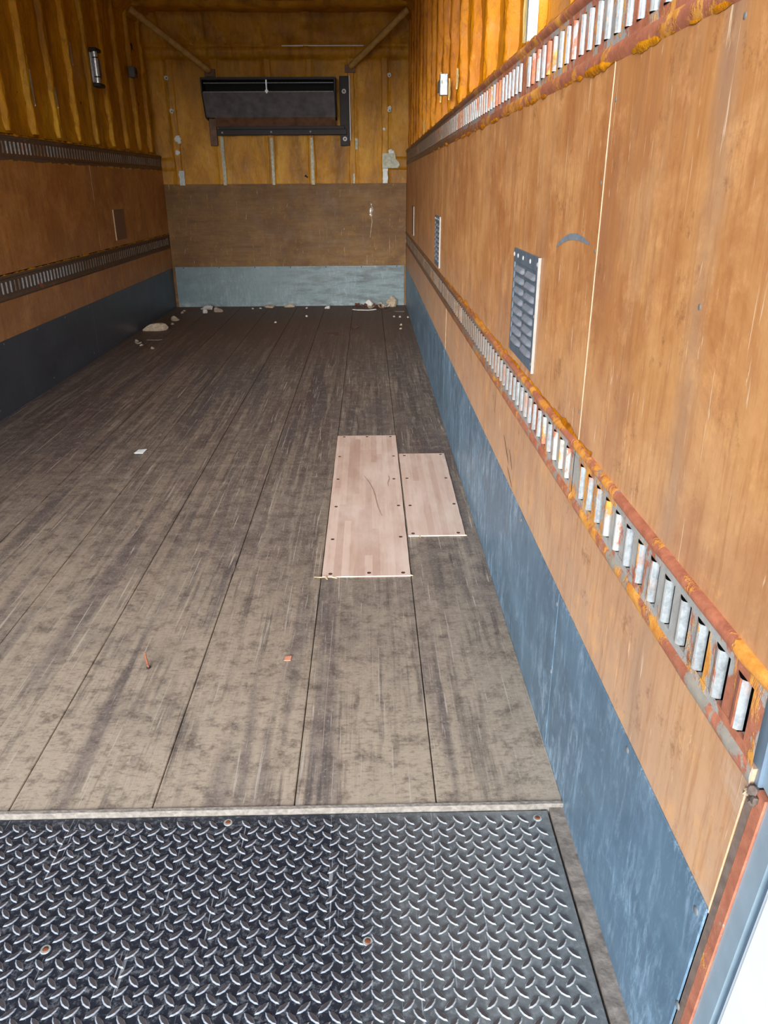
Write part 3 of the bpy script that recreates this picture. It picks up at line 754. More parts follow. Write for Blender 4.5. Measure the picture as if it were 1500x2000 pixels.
studs = [-1.895, -1.465, -0.955, -0.555, -0.150, 0.180]
def bd(x, z):
    v = 0.035+0.012*nz(x*2.5, z*2, 9)+0.006*nz(x*10, z*10, 3)
    mn = min(abs(x-s) for s in studs)
    if mn < 0.05: v -= 0.010
    if z > 2.3: v -= 0.038*min(1, (z-2.3)/0.025)
    if 2.33 < z < 2.42: v -= 0.016*math.sin(math.pi*(z-2.33)/0.09)
    if z > 2.42: v -= 0.012+0.10*(z-2.42)/0.24+0.012*nz(x*4, z*7, 5)
    return YB-0.02+v
m = MB(); m.grid(lambda x, z: (x, bd(x, z), z), lin(XL-0.09, XR+0.09, 180), lin(1.20, ZC+0.03, 100))
m.build('spray_foam', MT['foam_b'], wall_b, smooth=True, fix=False)
for s_ in studs:
    m = MB()
    m.grid(lambda u, z: (s_+u*(0.040+0.006*nz(s_, z*4, 0))+0.006*nz(s_+4, z*3, 1), YB+0.026-0.038*max(0, 1-abs(u)**6)-0.006*math.exp(-((abs(u)-0.8)/0.15)**2)*(1+nz(s_, z*9, u)), z), lin(-1, 1, 11), lin(1.205, 2.33, 50))
    m.build('foam_rib', MT['foam_b'], wall_b, smooth=True, fix=False)
# horizontal foam band left and right just above plywood
for (xa, xb) in ((XL, -1.93), (0.22, XR)):
    m = MB(); m.grid(lambda x, v: (x, YB+0.004-0.016*math.sin(math.pi*v)**0.3, 1.335+0.12*v), lin(xa, xb, 8), lin(0, 1, 8)); m.build('foam_rib', MT['foam_b'], wall_b, smooth=True, fix=False)
# bare metal stud strips beneath the blower
for (x, z0, z1, w_, mt, tl) in [(-1.438, 1.20, 1.64, 0.016, 'strip', 0.0), (-0.948, 1.20, 1.63, 0.013, 'strip', 0.0), (-0.550, 1.20, 1.63, 0.014, 'strip', 0.0), (-0.135, 1.21, 1.30, 0.009, 'strip', 0.0),
                            (-1.869, 1.20, 1.335, 0.026, 'steel_pale', 0.0), (0.179, 1.21, 1.345, 0.025, 'steel_pale', 0.0), (-0.105, 1.52, 1.62, 0.013, 'strip', 0.0)]:
    m = MB(); n_ = 14; vs = []
    for i in range(n_+1):
        z = z0+(z1-z0)*i/n_; e1 = w_*(1+0.25*nz(x, z*25, 1)); e2 = w_*(1+0.25*nz(x, z*25, 7))
        vs += [(x-e1, YB-0.016, z), (x-e1, YB-0.024, z), (x+e2, YB-0.024, z), (x+e2, YB-0.016, z)]
    m.add(vs, [(i*4+k, i*4+k+1, i*4+5+k, i*4+4+k) for i in range(n_) for k in range(3)]+[(0, 1, 2, 3), tuple(n_*4+k for k in (3, 2, 1, 0))])
    m.build('bare_stud', MT[mt], wall_b)
# grey plate tab at right
m = MB(); out = [(0.150, 1.350), (0.305, 1.350), (0.325, 1.375), (0.315, 1.405), (0.285, 1.43), (0.280, 1.485), (0.150, 1.485)]
vs = [(x, YB-0.030, z) for x, z in out]+[(x, YB-0.024, z) for x, z in out]; c = len(out)
m.add(vs, [tuple(range(c)), tuple(reversed(range(c, 2*c)))]+[(k, (k+1) % c, c+(k+1) % c, c+k) for k in range(c)])
m.build('bracket_plate', MT['strip'], wall_b)
# long thin exposed edge at left and blobs of white filler
m = MB(); m.tube((-1.916, YB-0.020, 2.13), (-1.873, YB-0.020, 1.66), 0.004, 0.004, 6); m.build('bare_edge', MT['caulk'], wall_b)
for x, z, r, hole in [(-1.925, 2.155, 0.020, 1), (-1.905, 1.87, 0.022, 1), (-1.875, 1.625, 0.030, 0), (-1.862, 1.60, 0.022, 0), (-1.89, 1.50, 0.024, 0), (0.222, 2.17, 0.020, 1), (0.223, 1.87, 0.020, 1), (0.226, 1.89, 0.018, 0), (0.232, 1.50, 0.022, 0), (0.255, 1.492, 0.018, 0), (0.17, 1.70, 0.014, 0)]:
    m = MB(); m.dome((x, YB-0.018, z), (0, -1, 0), r, r*0.5, 9)
    rr = random.Random(int(x*1000+z*77))
    m.v = [(a+rr.uniform(-1, 1)*r*0.18, b, c_+rr.uniform(-1, 1)*r*0.22) for a, b, c_ in m.v]
    if hole: m.dome((x+0.002, YB-0.018-r*0.35, z-0.003), (0, -1, 0), r*0.42, r*0.2, 8, 1)
    m.build('filler_blob', [MT['scrap'], MT['rusty']], wall_b)
# thin ledge; a white strip on its right half paints the highlight
m = MB(); m.box(-2.0, -0.02, YB-0.040, YB+0.0, 2.410, 2.418, 0, 0.0008); m.build('header_ledge', MT['foam_b'], wall_b)
m = MB(); m.box(-0.80, -0.02, YB-0.046, YB-0.038, 2.409, 2.419, 0, 0.0008); m.build('ledge_highlight', MT['scrap'], wall_b)

# ============================================================ CEILING
m = MB(); m.box(XL-0.1, XR+0.1, YE, YB+0.1, ZC+0.06, ZC+0.1)
ceil = structure(m.build('ceiling', MT['cavity']))
m = MB(); m.grid(lambda x, y: (x, y, ZC+0.01+0.012*nz(x*2, y*2, 4)-0.02*max(0, (abs(x+0.83)-1.1)/0.15)), lin(XL-0.05, XR+0.05, 80), lin(YE, YB+0.05, 160))
m.build('spray_foam', MT['foam_b'], ceil, smooth=True, fix=False)
for yb in (1.9, 3.1, 4.3, 5.5, 6.7, 7.93):
    m = MB(); m.grid(lambda x, v: (x, yb+(v-0.5)*0.16+0.006*nz(x*3, v, yb), ZC+0.02-0.06*math.sin(math.pi*v)**0.4*(1-0.25*((x+0.83)/1.23)**2)+0.006*nz(x*5, v*2, yb)), lin(XL, XR, 90), lin(0, 1, 10))
    m.build('roof_bow', MT['foam_b'], ceil, smooth=True, fix=False)
# foam fillet in corners
for s_, X in ((1, XR), (-1, XL)):
    m = MB(); m.grid(lambda y, v: (X-s_*(-0.03+0.10*v)+0.006*nz(y*4, v, s_), y, ZC-0.085+0.10*v+0.008*nz(y*4, v, s_+3)), lin(0.7, YB, 150), lin(0, 1, 6))
    m.build('foam_fillet', MT['foam_b'], ceil, smooth=True, fix=False)

# ---- two corner braces
def brace(p0, p1, label):
    root = empty('corner_brace', p0); tag(root, label, 'brace', 'corner braces above the blower')
    p0 = Vector(p0); p1 = Vector(p1)
    n_ = 30; m = MB(); c = 10; d = (p1-p0).normalized(); a = d.orthogonal().normalized(); b = d.cross(a); vs = []
    for i in range(n_+1):
        q = (p1-p0)*i/n_
        r = 0.029*(1+0.18*nz(i*0.4, p0.x, 1))
        for k in range(c):
            t = 2*math.pi*k/c; vs.append(q+a*math.cos(t)*r*(1+0.1*nz(i, k, 2))+b*math.sin(t)*r)
    m.add(vs, [(i*c+k, i*c+(k+1) % c, (i+1)*c+(k+1) % c, (i+1)*c+k) for i in range(n_) for k in range(c)]+[tuple(range(c)), tuple(n_*c+k for k in range(c))])
    m.build('foam_coated_tube', MT['brace'], root, smooth=True)
    m = MB(); m.box(p1.x-p0.x-0.05, p1.x-p0.x+0.05, p1.y-p0.y-0.004, p1.y-p0.y+0.02, p1.z-p0.z-0.045, p1.z-p0.z+0.02, ch=0.002); m.build('end_plate', MT['rusty'], root)
brace((-2.045, 7.88, 2.615), (-1.50, 8.455, 2.205), 'foam-coated diagonal brace left of the black blower, top left corner')
brace((0.375, 7.95, 2.615), (-0.155, 8.455, 2.235), 'foam-coated diagonal brace right of the black blower, top right corner')

# ============================================================ BLACK BLOWER / AIR DUCT UNIT
ux0, ux1 = -1.555, -0.292
bl = empty('air_blower', ((ux0+ux1)/2, YB-0.02, 1.65)); tag(bl, 'long black air blower unit hung high on the front wall', 'blower')
ox, oy, oz = (ux0+ux1)/2, YB-0.02, 1.65
def prism(name, prof, x0, x1, mat, parent, cap=True):
    m = MB(); c = len(prof)
    vs = [(x0-ox, y-oy, z-oz) for y, z in prof]+[(x1-ox, y-oy, z-oz) for y, z in prof]
    m.add(vs, [(k, (k+1) % c, c+(k+1) % c, c+k) for k in range(c)]+([tuple(range(c)), tuple(reversed(range(c, 2*c)))] if cap else []))
    return m.build(name, mat, parent)
# side cheeks with slanting front
cheek = [(YB-0.02, 2.150), (8.215, 2.128), (8.225, 2.005), (8.335, 1.800), (YB-0.02, 1.780)]
prism('side_cheek', cheek, ux0, ux0+0.012, MT['black'], bl)
prism('side_cheek', cheek, ux1-0.012, ux1, MT['black'], bl)
prism('top_panel', [(YB-0.02, 2.150), (8.210, 2.128), (8.212, 2.108), (8.222, 2.108), (8.222, 2.118), (YB-0.02, 2.140)], ux0+0.012, ux1-0.012, MT['black'], bl)
prism('front_panel', [(8.222, 2.003), (8.338, 1.800), (8.352, 1.806), (8.236, 2.006)], ux0+0.012, ux1-0.012, MT['charcoal'], bl)
prism('lower_pan', [(8.338, 1.800), (8.395, 1.728), (YB-0.02, 1.728), (YB-0.02, 1.745), (8.40, 1.745), (8.352, 1.806)], ux0+0.09, ux1-0.012, MT['rusty'], bl)
m = MB(); m.box(ux0+0.012-ox, ux1-0.012-ox, 8.40-oy, 8.42-oy, 1.99-oz, 2.125-oz); m.build('dark_interior', MT['black_in'], bl)
m = MB(); m.tube((ux0+0.02-ox, 8.232-oy, 2.008-oz), (ux1-0.02-ox, 8.232-oy, 2.008-oz), 0.005, n=8); m.tube((ux0+0.02-ox, 8.26-oy, 2.085-oz), (ux1-0.02-ox, 8.26-oy, 2.085-oz), 0.004, n=8)
m.build('outlet_highlight', MT['steel'], bl)  # thin pale lines added along the outlet edges as painted highlights
m = MB(); m.box(-0.022, -0.010, 8.220-oy, 8.235-oy, 1.995-oz, 2.112-oz); m.box(-0.03, 0.0, 8.215-oy, 8.225-oy, 2.004-oz, 2.022-oz); m.build('centre_clip', MT['steel'], bl)
# base frame against the wall
m = MB(); m.box(-1.475-ox, -0.20-ox, YB-0.075-oy, YB-0.022-oy, 1.652-oz, 1.705-oz, ch=0.003); m.box(-1.45-ox, -0.22-ox, YB-0.095-oy, YB-0.05-oy, 1.700-oz, 1.730-oz, ch=0.003); m.build('base_channel', MT['black'], bl)
m = MB(); m.box(-0.262-ox, -0.172-ox, YB-0.05-oy, YB-0.022-oy, 1.555-oz, 2.16-oz, ch=0.003); m.build('mounting_bracket', MT['black'], bl)
m = MB(); m.box(-1.545-ox, -1.475-ox, YB-0.06-oy, YB-0.022-oy, 1.56-oz, 1.80-oz, ch=0.003); m.build('mounting_bracket', MT['rusty'], bl)
m = MB(); m.box(-0.168-ox, -0.160-ox, YB-0.05-oy, YB-0.022-oy, 1.60-oz, 2.165-oz); m.build('bracket_edge', MT['scrap'], bl)
for x, z, r in [(-1.42, 1.675, 0.010), (-0.94, 1.678, 0.010), (-0.555, 1.680, 0.010)]:
    m = MB(); m.dome((x-ox, YB-0.076-oy, z-oz), (0, -1, 0), r, 0.006, 8); m.build('bolt', MT['steel_pale'], bl, smooth=True)
for x, z in [(-0.218, 2.03), (-0.218, 1.615)]:
    m = MB(); m.tube((x-ox, YB-0.051-oy, z-oz), (x-ox, YB-0.056-oy, z-oz), 0.022, 0.020, 14, 0); m.tube((x-ox, YB-0.056-oy, z-oz), (x-ox, YB-0.066-oy, z-oz), 0.010, 0.010, 6, 1)
    m.build('bolt_washer', [MT['steel_pale'], MT['rust']], bl)

# ============================================================ FITTINGS ON THE LEFT WALL
lx = XL
t = empty('wall_lamp', (lx, 6.70, 2.02)); tag(t, 'chrome tubular lamp with black end caps on the left foam wall', 'lamp')
m = MB(); m.box(0.0, 0.02, -0.055, 0.075, -0.10, 0.10, ch=0.004); m.build('mounting_plate', MT['steel'], t)
m = MB(); m.tube((0.035, -0.03, -0.105), (0.035, -0.03, 0.105), 0.019, n=16); m.tube((0.03, 0.005, -0.105), (0.03, 0.005, 0.105), 0.012, n=12)
m.build('tube', MT['lip'], t, smooth=False)
for z in (-0.062, 0.065):
    m = MB(); m.tube((0.035, -0.03, z-0.004), (0.035, -0.03, z+0.004), 0.021, n=16); m.build('tube_collar', MT['black'], t)
for z0, z1 in ((0.104, 0.13), (-0.13, -0.104)):
    m = MB(); m.box(0.0, 0.06, -0.056, 0.065, z0, z1, ch=0.006); m.build('end_cap', MT['black'], t)
m = MB(); m.box(0.0, 0.034, 0.045, 0.095, -0.060, 0.068, ch=0.004); m.build('side_reflector', MT['vent'], t)
t = empty('switch_box', (lx, 7.80, 2.12)); tag(t, 'small black box on the left foam wall near the far corner', 'box')
m = MB(); m.box(-0.02, 0.035, -0.05, 0.05, -0.042, 0.042, ch=0.005); m.build('housing', MT['charcoal'], t)
m = MB(); m.box(0.034, 0.044, -0.016, 0.016, -0.018, 0.018, ch=0.003); m.build('button', MT['black'], t)

# ---- metal clip in the foam on the right wall
t = empty('metal_clip', (XR, 4.60, 1.68)); tag(t, 'small bare grey metal clip stuck in the right wall foam', 'clip')
m = MB(); m.box(-0.006, 0.03, 0.05, 0.20, -0.02, 0.035, ch=0.002); m.box(-0.010, 0.03, -0.02, 0.03, -0.05, 0.05, ch=0.002); m.box(-0.008, 0.03, 0.02, 0.08, -0.012, 0.008, ch=0.002)
m.build('bent_plate', MT['steel'], t)

# ---- wrinkled plastic tie and splinter on the front plywood
t = empty('plastic_tie', (0.034, YB-0.018, 0.95)); tag(t, 'shiny plastic tie hanging from a nail on the front plywood', 'tie')
m = MB(); rr = random.Random(4); c = 8; vs = []
prof = [(0.075, 0.004), (0.062, 0.010), (0.045, 0.006), (0.03, 0.013), (0.01, 0.021), (-0.012, 0.022), (-0.028, 0.015), (-0.04, 0.018), (-0.052, 0.013), (-0.06, 0.004)]
for z, r in prof:
    for k in range(c):
        a = 2*math.pi*k/c; q = r*rr.uniform(0.75, 1.2); vs.append((math.cos(a)*q+0.004*math.sin(z*60), -0.006+math.sin(a)*min(0.006, q*0.5), z))
m.add(vs, [(i*c+k, i*c+(k+1) % c, (i+1)*c+(k+1) % c, (i+1)*c+k) for i in range(len(prof)-1) for k in range(c)]+[tuple(range(c)), tuple((len(prof)-1)*c+k for k in range(c))])
m.build('wrinkled_film', MT['clear'], t)
m = MB(); m.dome((-0.008, -0.012, 0.073), (0, -1, 0), 0.008, 0.006, 8); m.build('nail_head', MT['screw'], t)
m = MB(); m.tube((0.008, -0.006, -0.10), (-0.016, -0.006, -0.26), 0.0055, 0.003, 6); m.tube((0.0, -0.006, -0.058), (0.008, -0.006, -0.10), 0.003, 0.0055, 6)
m.build('loose_tail', MT['tape'], t)

# ============================================================ REPAIR BOARDS
def board(pts, label, scr, z=0.0035, splinters=()):
    cx = sum(p[0] for p in pts)/4; cy = sum(p[1] for p in pts)/4
    root = empty('repair_board', (cx, cy, 0.001)); tag(root, label, 'board')
    m = MB(); n_ = 26; vs = []
    # outline with slightly ragged cut edges
    out = []
    for e in range(4):
        a, b = pts[e], pts[(e+1) % 4]
        for i in range(n_):
            t_ = i/n_; q = 0.0010*nz(a[0]+t_*9, a[1]+t_*7, e) if i else 0
            out.append((a[0]+(b[0]-a[0])*t_+q, a[1]+(b[1]-a[1])*t_+q))
    c = len(out)
    vs = [(x-cx, y-cy, -0.0005) for x, y in out]+[(x-cx, y-cy, z) for x, y in out]
    m.add(vs, [tuple(range(c, 2*c)), tuple(reversed(range(c)))]+[(k, (k+1) % c, c+(k+1) % c, c+k) for k in range(c)])
    m.build('board_face', MT['patch'], root)
    for x, y in scr:
        mm = MB(); mm.tube((x-cx, y-cy, z-0.001), (x-cx, y-cy, z+0.0004), 0.0068, n=10, mi=0)
        mm.dome((x-cx+0.001, y-cy+0.002, z+0.0003), (0, 0, 1), 0.0035, 0.0006, 8, 1)
        mm.build('sunk_screw', [MT['cavity'], MT['rust']], root)
    for k, (x0, y0, x1, y1, w_) in enumerate(splinters):
        mm = MB(); mm.tube((x0-cx, y0-cy, 0.002), (x1-cx, y1-cy, 0.002), w_, w_*0.4, 5); mm.build('splinter', MT['tape'], root)
    return root
A = [(-0.168, 2.262), (0.126, 2.262), (0.128, 3.812), (-0.171, 3.812)]
scrA = [(-0.137, 3.792), (-0.02, 3.792), (0.1, 3.79), (-0.15, 3.482), (0.107, 3.482), (-0.147, 3.176), (0.099, 3.172), (-0.144, 2.862), (0.108, 2.866), (-0.145, 2.552), (0.105, 2.566), (-0.141, 2.280), (-0.012, 2.284), (0.102, 2.282)]
ba = board(A, 'longer pale pink-brown repair board screwed into the floor', scrA, splinters=[(-0.168, 2.259, -0.195, 2.262, 0.002), (-0.155, 2.262, -0.150, 2.246, 0.005), (-0.135, 2.262, -0.118, 2.252, 0.0035), (0.126, 2.266, 0.134, 2.262, 0.003)])
B = [(0.134, 2.575), (0.345, 2.575), (0.352, 3.515), (0.134, 3.515)]
scrB = [(0.159, 3.486), (0.333, 3.497), (0.157, 3.177), (0.329, 3.175), (0.155, 2.865), (0.334, 2.876), (0.152, 2.594), (0.321, 2.595)]
bb = board(B, 'shorter pale repair board beside the longer one, towards the right wall', scrB, splinters=[(0.175, 2.575, 0.178, 2.562, 0.003), (0.345, 2.577, 0.351, 2.572, 0.003)])
# dark drag mark on the long board
def floormark(pts, width, mat, name, z, parent, org=(0, 0, 0)):
    m = MB(); vs = []; n_ = len(pts)
    for i, (x, y) in enumerate(pts):
        a = pts[max(i-1, 0)]; b = pts[min(i+1, n_-1)]; t = Vector((b[0]-a[0], b[1]-a[1])).normalized()
        w_ = width*math.sin(math.pi*(i+0.4)/(n_-0.2))**0.6
        vs += [(x-t.y*w_-org[0], y+t.x*w_-org[1], z-org[2]), (x+t.y*w_-org[0], y-t.x*w_-org[1], z-org[2])]
    m.add(vs, [(i*2, i*2+1, i*2+3, i*2+2) for i in range(n_-1)])
    return m.build(name, mat, parent, fix=False)
MT['drag'] = simple('faint_brown_mark', srgb(178, 146, 128), 0.8)
floormark([(-0.035+0.085*t+0.01*math.sin(t*5), 3.22-0.46*t) for t in lin(0, 1, 14)], 0.0022, MT['drag'], 'drag_mark', 0.0042+0.001, ba, tuple(ba.location))
floormark([(0.075+0.004*math.sin(t*6), 3.22-0.14*t) for t in lin(0, 1, 8)], 0.0022, MT['drag'], 'drag_mark', 0.0042+0.001, ba, tuple(ba.location))

# ============================================================ SMALL THINGS ON THE FLOOR
def chunk(name, cat, label, x, y, sx, sy, sz, mat, seed, grp=None, rot=0.0, flat=0.0, z=0.0):
    bm = bmesh.new(); bmesh.ops.create_icosphere(bm, subdivisions=2, radius=1.0)
    r = random.Random(seed)
    pl = [(Vector((r.uniform(-1, 1), r.uniform(-1, 1), r.uniform(-0.3, 1))).normalized(), r.uniform(0.45, 0.8)) for _ in range(6)]
    for v in bm.verts:
        c = v.co.copy()
        for n_, d in pl:
            e = c.dot(n_)-d
            if e > 0: c -= n_*e
        c *= 1+0.22*noise.noise(c*2.5+Vector((seed, 0, 0)))
        if c.z < -0.35: c.z = -0.35
        v.co = c
    zmin = min(v.co.z for v in bm.verts)
    R = Matrix.Rotation(rot, 4, 'Z')
    for v in bm.verts: v.co = R @ Vector((v.co.x*sx, v.co.y*sy, (v.co.z-zmin)*sz))
    me = bpy.data.meshes.new(name); bm.to_mesh(me); bm.free(); me.materials.append(mat)
    o = bpy.data.objects.new(name, me); COL.objects.link(o); o.location = (x, y, z+0.0004)
    if cat: tag(o, label, cat, grp)
    return o
def flake(name, cat, label, x, y, w_, l, mat, seed, rot=0.0, curl=0.004, th=0.0012, grp=None):
    r = random.Random(seed); m = MB(); n_ = 9; c, s_ = math.cos(rot), math.sin(rot)
    ring = []
    for k in range(n_):
        a = 2*math.pi*k/n_; q = r.uniform(0.7, 1.05)
        px, py = math.copysign(abs(math.cos(a))**0.6, math.cos(a))*w_*q, math.copysign(abs(math.sin(a))**0.6, math.sin(a))*l*q
        ring.append((px*c-py*s_, px*s_+py*c, abs(px/w_)**2*curl+r.uniform(0, curl*0.3)))
    vs = [(a, b, h) for a, b, h in ring]+[(a*0.92, b*0.92, h+th) for a, b, h in ring]+[(0, 0, th), (0, 0, 0)]
    m.add(vs, [(k, (k+1) % n_, n_+(k+1) % n_, n_+k) for k in range(n_)]+[(n_+k, n_+(k+1) % n_, 2*n_) for k in range(n_)]+[((k+1) % n_, k, 2*n_+1) for k in range(n_)])
    o = m.build(name, mat); o.location = (x, y, 0.001)
    return tag(o, label, cat, grp)

m = MB()     # folded white scrap
m.add([(-0.026, -0.022, 0.001), (0.018, -0.028, 0.001), (0.026, 0.024, 0.006), (-0.018, 0.026, 0.002), (-0.026, -0.022, 0.003), (0.018, -0.028, 0.003), (0.026, 0.024, 0.008), (-0.018, 0.026, 0.004), (0.0, -0.026, 0.006)],
      [(3, 2, 1, 0), (4, 5, 6, 7), (0, 1, 5, 4), (1, 2, 6, 5), (2, 3, 7, 6), (3, 0, 4, 7)])
o = m.build('paper_scrap', MT['scrap']); o.location = (-1.128, 3.598, 0.0005); tag(o, 'small bright white paper scrap lying alone on the left floor boards', 'scrap')
o = mesh_obj('wood_chip', [(-0.009, -0.011, 0), (0.009, -0.010, 0), (0.010, 0.011, 0), (-0.007, 0.010, 0), (-0.009, -0.011, 0.0016), (0.009, -0.010, 0.0016), (0.010, 0.011, 0.0022), (-0.007, 0.010, 0.0016)],
             [(3, 2, 1, 0), (4, 5, 6, 7), (0, 1, 5, 4), (1, 2, 6, 5), (2, 3, 7, 6), (3, 0, 4, 7)], MT['orange'], loc=(-0.237, 1.79, 0.0008))
tag(o, 'tiny orange chip on the floor between tread plate and repair boards', 'chip')
t = empty('floor_bolt', (-0.609, 1.757, 0.0)); tag(t, 'bent rusty bolt sticking up from the front floor boards', 'bolt')
m = MB(); pts = [(0, 0, 0), (-0.002, 0.002, 0.012), (-0.006, 0.008, 0.026), (-0.008, 0.014, 0.040)]
for i in range(3): m.tube(pts[i], pts[i+1], 0.0036-0.0005*i, 0.0033-0.0005*i, 8)
m.build('shank', MT['rust'], t)
m = MB(); m.tube((0, 0, 0.0008), (0, 0, 0.004), 0.0065, 0.006, 6); m.build('nut', MT['cavity'], t)

chunk('foam_chunk', 'chunk', 'largest beige foam chunk, on the floor against the left scuff plate', -1.935, 7.06, 0.125, 0.07, 0.062, MT['debris'], 11, rot=0.35)
chunk('foam_crumb', 'crumb', 'beige crumb on the floor behind the largest foam chunk', -1.875, 7.60, 0.045, 0.05, 0.035, MT['debris'], 5)
G = 'pale crumbs scattered on the floor by the left corner'
for i, (x, y) in enumerate([(-1.847, 7.355), (-1.894, 7.26), (-1.908, 8.043), (-1.917, 8.18), (-1.738, 6.202), (-1.95, 6.52), (-1.86, 6.33)]):
    chunk('foam_crumb', 'crumb', 'tiny pale crumb among the litter in the left far corner', x, y, 0.017, 0.02, 0.014, MT['debris'], 30+i, G)
flake('wood_splinter', 'splinter', 'long flat splinter in front of the largest foam chunk', -1.806, 6.57, 0.075, 0.016, MT['debris'], 3, 0.05)
flake('paper_flake', 'flake', 'curled white flake near the left scuff plate, nearest the doorway', -1.905, 6.40, 0.03, 0.05, MT['debris_w'], 4, 0.4, 0.02)
flake('dead_leaf', 'leaf', 'brown dead leaf beside the curled white flake on the left', -1.80, 6.26, 0.05, 0.03, MT['leaf'], 8, 0.2, 0.012)
chunk('foam_chunk', 'chunk', 'white jagged chunk by the pale front scuff plate, left side', -1.70, 8.30, 0.075, 0.05, 0.032, MT['debris_w'], 21)
chunk('foam_chunk', 'chunk', 'small white lump just in front of the white jagged chunk', -1.676, 8.05, 0.028, 0.028, 0.034, MT['debris_w'], 22)
chunk('foam_chunk', 'chunk', 'brownish lump to the right of the white jagged chunk', -1.560, 8.13, 0.062, 0.04, 0.042, MT['debris'], 23)
flake('wood_splinter', 'splinter', 'thin brown splinter to the left of the white jagged chunk', -1.84, 8.30, 0.09, 0.012, MT['rust'], 5, 0.2)
chunk('stone_lump', 'lump', 'flat grey lump by the front scuff plate, left of centre', -1.045, 8.40, 0.075, 0.05, 0.022, MT['debris'], 41)
chunk('stone_lump', 'lump', 'flat grey lump by the front scuff plate, nearest the centre', -0.85, 8.42, 0.072, 0.045, 0.030, MT['debris'], 42)
G2 = 'tiny crumbs along the middle of the front wall'
for i, (x, y) in enumerate([(-1.224, 8.296), (-1.145, 8.313), (-0.889, 7.407), (-0.66, 8.3), (-0.62, 7.75)]):
    chunk('foam_crumb', 'crumb', 'tiny pale crumb on the floor towards the middle of the front wall', x, y, 0.014, 0.016, 0.012, MT['debris_w'], 60+i, G2)
chunk('pebble', 'pebble', 'round pale pebble on the floor right of the centre lumps', -0.442, 8.29, 0.034, 0.028, 0.03, MT['debris_w'], 44)
flake('wood_splinter', 'splinter', 'long pale flat splinter in front of the litter in the right corner', -0.05, 8.12, 0.15, 0.022, MT['debris_w'], 9, 0.05, 0.01, 0.006)
chunk('foam_ball', 'ball', 'round grey ball in the litter by the right end of the front wall', 0.235, 8.41, 0.066, 0.055, 0.085, MT['debris'], 71)
chunk('paper_wad', 'wad', 'bright crumpled wad leaning on the front scuff plate at right', 0.0, 8.435, 0.06, 0.03, 0.075, MT['debris_w'], 72)
litter = [(0.09, 8.33, 'leaf'), (0.13, 8.25, 'debris'), (0.05, 8.38, 'debris_w'), (0.16, 8.38, 'debris_w'), (0.18, 8.29, 'debris_w'), (0.11, 8.42, 'debris'), (0.06, 8.28, 'leaf'), (0.15, 8.18, 'leaf'), (-0.05, 8.38, 'leaf'), (-0.12, 8.42, 'leaf'), (0.02, 8.24, 'debris')]
for i, (x, y, mt) in enumerate(litter):
    flake('litter_scrap', 'scrap', 'one of the curled scraps heaped beside the grey ball, right far corner', x, y, 0.045, 0.03, MT[mt], 80+i, i*0.9, 0.035, 0.002, 'scraps heaped in the right far corner')
flake('dead_twig', 'twig', 'dark reddish twig lying in front of the grey ball', 0.192, 8.10, 0.07, 0.01, MT['leaf'], 99, 0.9, 0.006, 0.006)
flake('wood_splinter', 'splinter', 'flat brown splinter on the floor at the right scuff plate, far end', 0.315, 8.02, 0.06, 0.02, MT['debris'], 97, 0.0)
for i, (x, y) in enumerate([(0.242, 7.684), (0.298, 7.656), (0.376, 7.636), (0.292, 7.205), (0.28, 7.0)]):
    chunk('foam_crumb', 'crumb', 'tiny yellowish crumb on the floor in the right far corner', x, y, 0.013, 0.016, 0.014, MT['debris'], 100+i, 'yellowish crumbs in the right far corner')
flake('dead_leaf', 'leaf', 'reddish brown dead leaf on the floor towards the front, right of centre', -0.152, 7.03, 0.05, 0.03, MT['leaf'], 110, 0.4, 0.02)
flake('dead_leaf', 'leaf', 'dark flattened leaf, left of the reddish brown one', -0.326, 6.80, 0.06, 0.025, MT['leaf'], 111, 0.1, 0.006)
flake('dead_leaf', 'leaf', 'dark flattened leaf nearest the doorway of the three right of centre', -0.265, 6.68, 0.055, 0.02, MT['leaf'], 112, 0.0, 0.006)

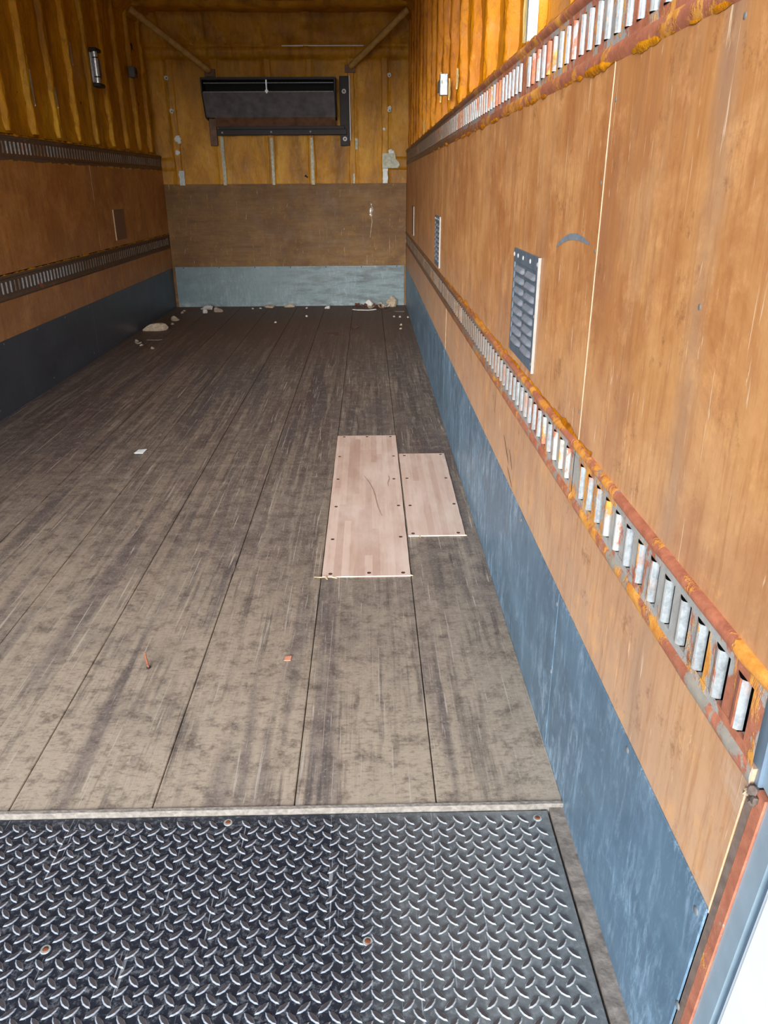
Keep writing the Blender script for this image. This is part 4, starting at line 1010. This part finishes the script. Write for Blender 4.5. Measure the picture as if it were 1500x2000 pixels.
# ============================================================ REAR FRAME
def post(side):
    X = XR if side > 0 else XL; sg = side
    root = empty('trim_1' if side > 0 else 'trim_2', (X, 0.6, 0)); structure(root)
    def strip(name, ya, yb, da, db, mat, z0=-0.25, z1=ZC+0.1, slant=True):
        """vertical strip following the slanted edge; y offsets relative to the lining end; d = into truck"""
        m = MB(); zs = [z0]+[q for q in (0.0, 0.2, 0.4, 0.606, 0.75, 1.4, 2.0) if z0 < q < z1]+[z1]; vs = []
        for z in zs:
            e = yedge(max(z, -0.1))
            vs += [(-sg*da, e+ya-0.6, z), (-sg*db, e+yb-0.6, z), (sg*0.09, e+yb-0.6, z), (sg*0.09, e+ya-0.6, z)]
        n_ = len(zs)-1
        m.add(vs, [(i*4+k, i*4+(k+1) % 4, i*4+4+(k+1) % 4, i*4+4+k) for i in range(n_) for k in range(4)]+[(0, 1, 2, 3), tuple(n_*4+k for k in (3, 2, 1, 0))])
        return m.build(name, mat, root)
    strip('rubber_seal', -0.0005, -0.0085, -0.001, -0.004, MT['seal'], z1=0.61)
    strip('primed_strip', -0.0090, -0.026, -0.004, -0.004, MT['primer'], z1=0.612)
    strip('channel_face', 0.016, -0.006, -0.0055, -0.0055, MT['post_dark'], z0=0.612)
    strip('door_post', -0.0265, -0.060, -0.007, -0.004, MT['post'], z1=0.612)
    strip('door_post', -0.0062, -0.060, -0.010, -0.004, MT['post'], z0=0.616)
    strip('post_groove', -0.0605, -0.074, -0.010, -0.014, MT['post_dark'])
    strip('door_edge', -0.0745, -0.079, -0.002, -0.002, MT['door'])
    strip('post_groove', -0.0792, -0.0808, -0.006, -0.006, MT['post_dark'])
    strip('door_skin', -0.081, -0.42, 0.0, -0.012, MT['door'])
    # lump of torn sealant where strip meets rail
    if side > 0:
        for k, (y, z, r) in enumerate([(0.622, 0.610, 0.007), (0.628, 0.606, 0.006), (0.615, 0.604, 0.006), (0.632, 0.600, 0.005), (0.618, 0.598, 0.005)]):
            o = chunk('sealant_lump', None, None, 0, 0, r, r, r, MT['caulk'] if k % 2 else MT['seal'], 200+k)
            o.parent = root; o.location = (0.001, y-0.6, z-0.004)
    return root
post(1); post(-1)
m = MB(); m.box(XL-0.1, XR+0.1, 0.56, 0.64, ZC-0.12, ZC+0.12, ch=0.004); structure(m.build('trim_3', MT['post']))
m = MB(); m.box(XL-0.1, XR+0.1, 0.40, 0.449, -0.30, -0.03, ch=0.004); structure(m.build('trim_4', MT['post_dark']))
